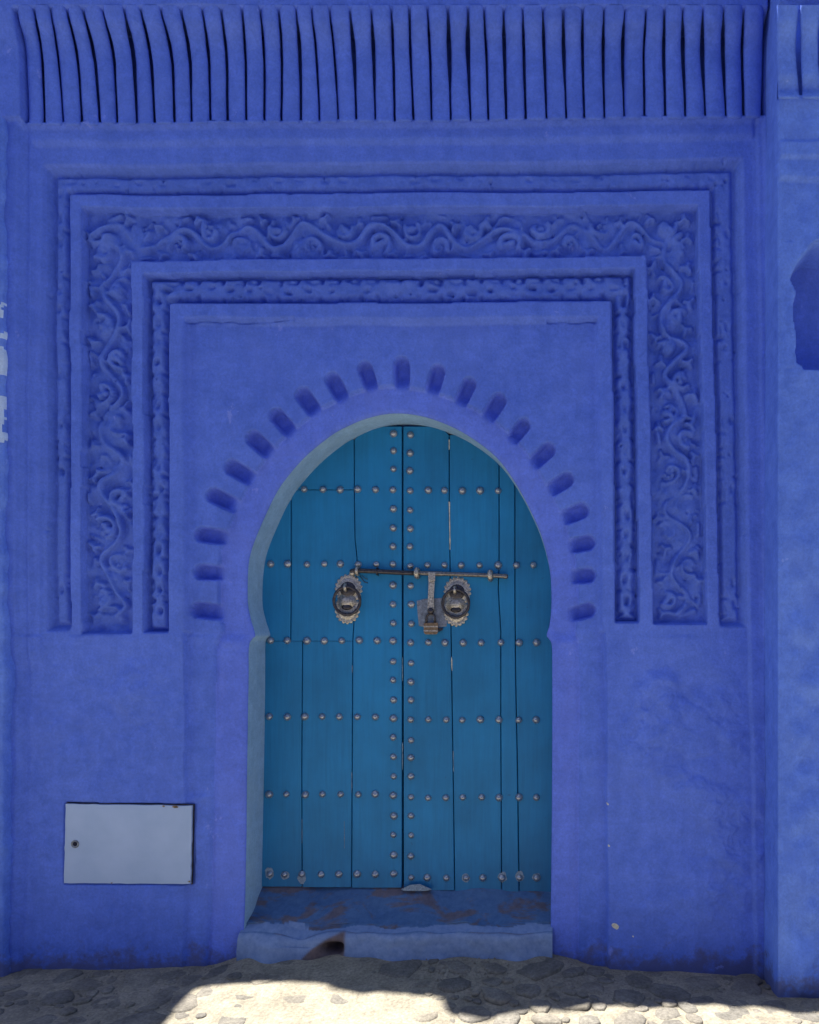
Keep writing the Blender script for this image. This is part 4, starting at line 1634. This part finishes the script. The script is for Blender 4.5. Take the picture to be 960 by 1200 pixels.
VG = []
for j, y in enumerate(gys):
    for i, x in enumerate(gxs):
        z = ground_z(x, y)
        if abs(x) < 3.3 and -1.3 < y < .12:
            z += gn[j, i]
        VG.append((x, y, z))
ground = np_mesh('ground', np.array(VG), quad_grid(len(gxs), len(gys)), M_earth, None, kind='structure')


def stone_mesh(k):
    R = random.Random(100 + k)
    n = 11
    ex, ey = R.uniform(.8, 1.25), R.uniform(.72, 1.0)
    rad = [1 + R.uniform(-.16, .16) for _ in range(n)]
    bm = bmesh.new()
    rings = []
    for (f, z) in ((1.02, -.25), (1.0, -.02), (.90, .09), (.62, .125)):
        rings.append([bm.verts.new((ex * rad[q] * f * math.cos(2 * math.pi * q / n), ey * rad[q] * f * math.sin(2 * math.pi * q / n), z + R.uniform(-.03, .03) * (f < 1))) for q in range(n)])
    for a, b_ in zip(rings, rings[1:]):
        for q in range(n):
            bm.faces.new((a[q], a[(q + 1) % n], b_[(q + 1) % n], b_[q]))
    bm.faces.new(rings[-1])
    bmesh.ops.recalc_face_normals(bm, faces=bm.faces)
    me = bpy.data.meshes.new('cobblestone')
    bm.to_mesh(me)
    bm.free()
    me.materials.append(M_stone)
    me.polygons.foreach_set('use_smooth', [True] * len(me.polygons))
    return me


SM = [stone_mesh(k) for k in range(14)]
RS = random.Random(42)
placed = []
cand = []
for _ in range(12000):
    x = RS.uniform(-3.1, 2.1)
    y = RS.uniform(-1.15, -.03)
    r = RS.choice((.022, .03, .038, .045, .055, .065)) if _ > 1200 else RS.uniform(.06, .105)
    if x > .93 and y > -.27:
        continue
    if all((x - a) ** 2 + ((y - b_) * 1.15) ** 2 > (r + c) ** 2 * .86 for a, b_, c in placed):
        placed.append((x, y, r))
vis, rest = [], []
for (x, y, r) in placed:
    px = CX + x / PX * D / (D + y)
    ipy = CY + (CZ - ground_z(x, y)) / PX * D / (D + y)
    if -15 < px < 975 and ipy < 1212:
        vis.append((x, y, r))
    else:
        rest.append((x, y, r))
vis.sort(key=lambda t: -t[2])
rest += vis[300:]
vis = vis[:300]
def stone_tf(x, y, r):
    return (x, y, ground_z(x, y) + RS.uniform(-.004, .006)), (RS.uniform(-.05, .05), RS.uniform(-.05, .05), RS.uniform(0, 6.28)), (r, r * RS.uniform(.8, 1.0), r * .45 + .016)


for (x, y, r) in vis:
    o = bpy.data.objects.new('cobblestone', RS.choice(SM))
    link(o, ground)
    o.location, o.rotation_euler, o.scale = stone_tf(x, y, r)
from mathutils import Matrix, Euler
av, af = [], []
for (x, y, r) in rest:
    me = RS.choice(SM)
    lo, ro, sc_ = stone_tf(x, y, r)
    mt = Matrix.LocRotScale(Vector(lo), Euler(ro), Vector(sc_))
    b0 = len(av)
    av += [tuple(mt @ v.co) for v in me.vertices]
    af += [tuple(b0 + i for i in p.vertices) for p in me.polygons]
mesh_obj('outlying_cobblestones', av, af, M_stone, ground, kind='stuff')

# grit and crumbs along the foot of the wall
av, af = [], []
for _ in range(900):
    x = RS.uniform(-2.9, 1.3)
    y = -abs(RS.gauss(0, .16)) - .01
    if x > .93:
        y -= .25
    r = RS.uniform(.002, .008)
    z = ground_z(x, y) + .004
    b0 = len(av)
    a0 = RS.uniform(0, 6)
    for q in range(5):
        a = a0 + q * 1.2566
        av.append((x + r * math.cos(a) * RS.uniform(.7, 1.2), y + r * math.sin(a), z - .002))
    av.append((x, y, z + r * .7))
    for q in range(5):
        af.append((b0 + q, b0 + (q + 1) % 5, b0 + 5))
mesh_obj('grit', av, af, M_stone, ground, smooth=False, kind='stuff')
# loose stone and twig by the wall at right
print('verts', sum(len(o.data.polygons) for o in S.objects if o.type == 'MESH'), 'stones', len(vis), len(rest))
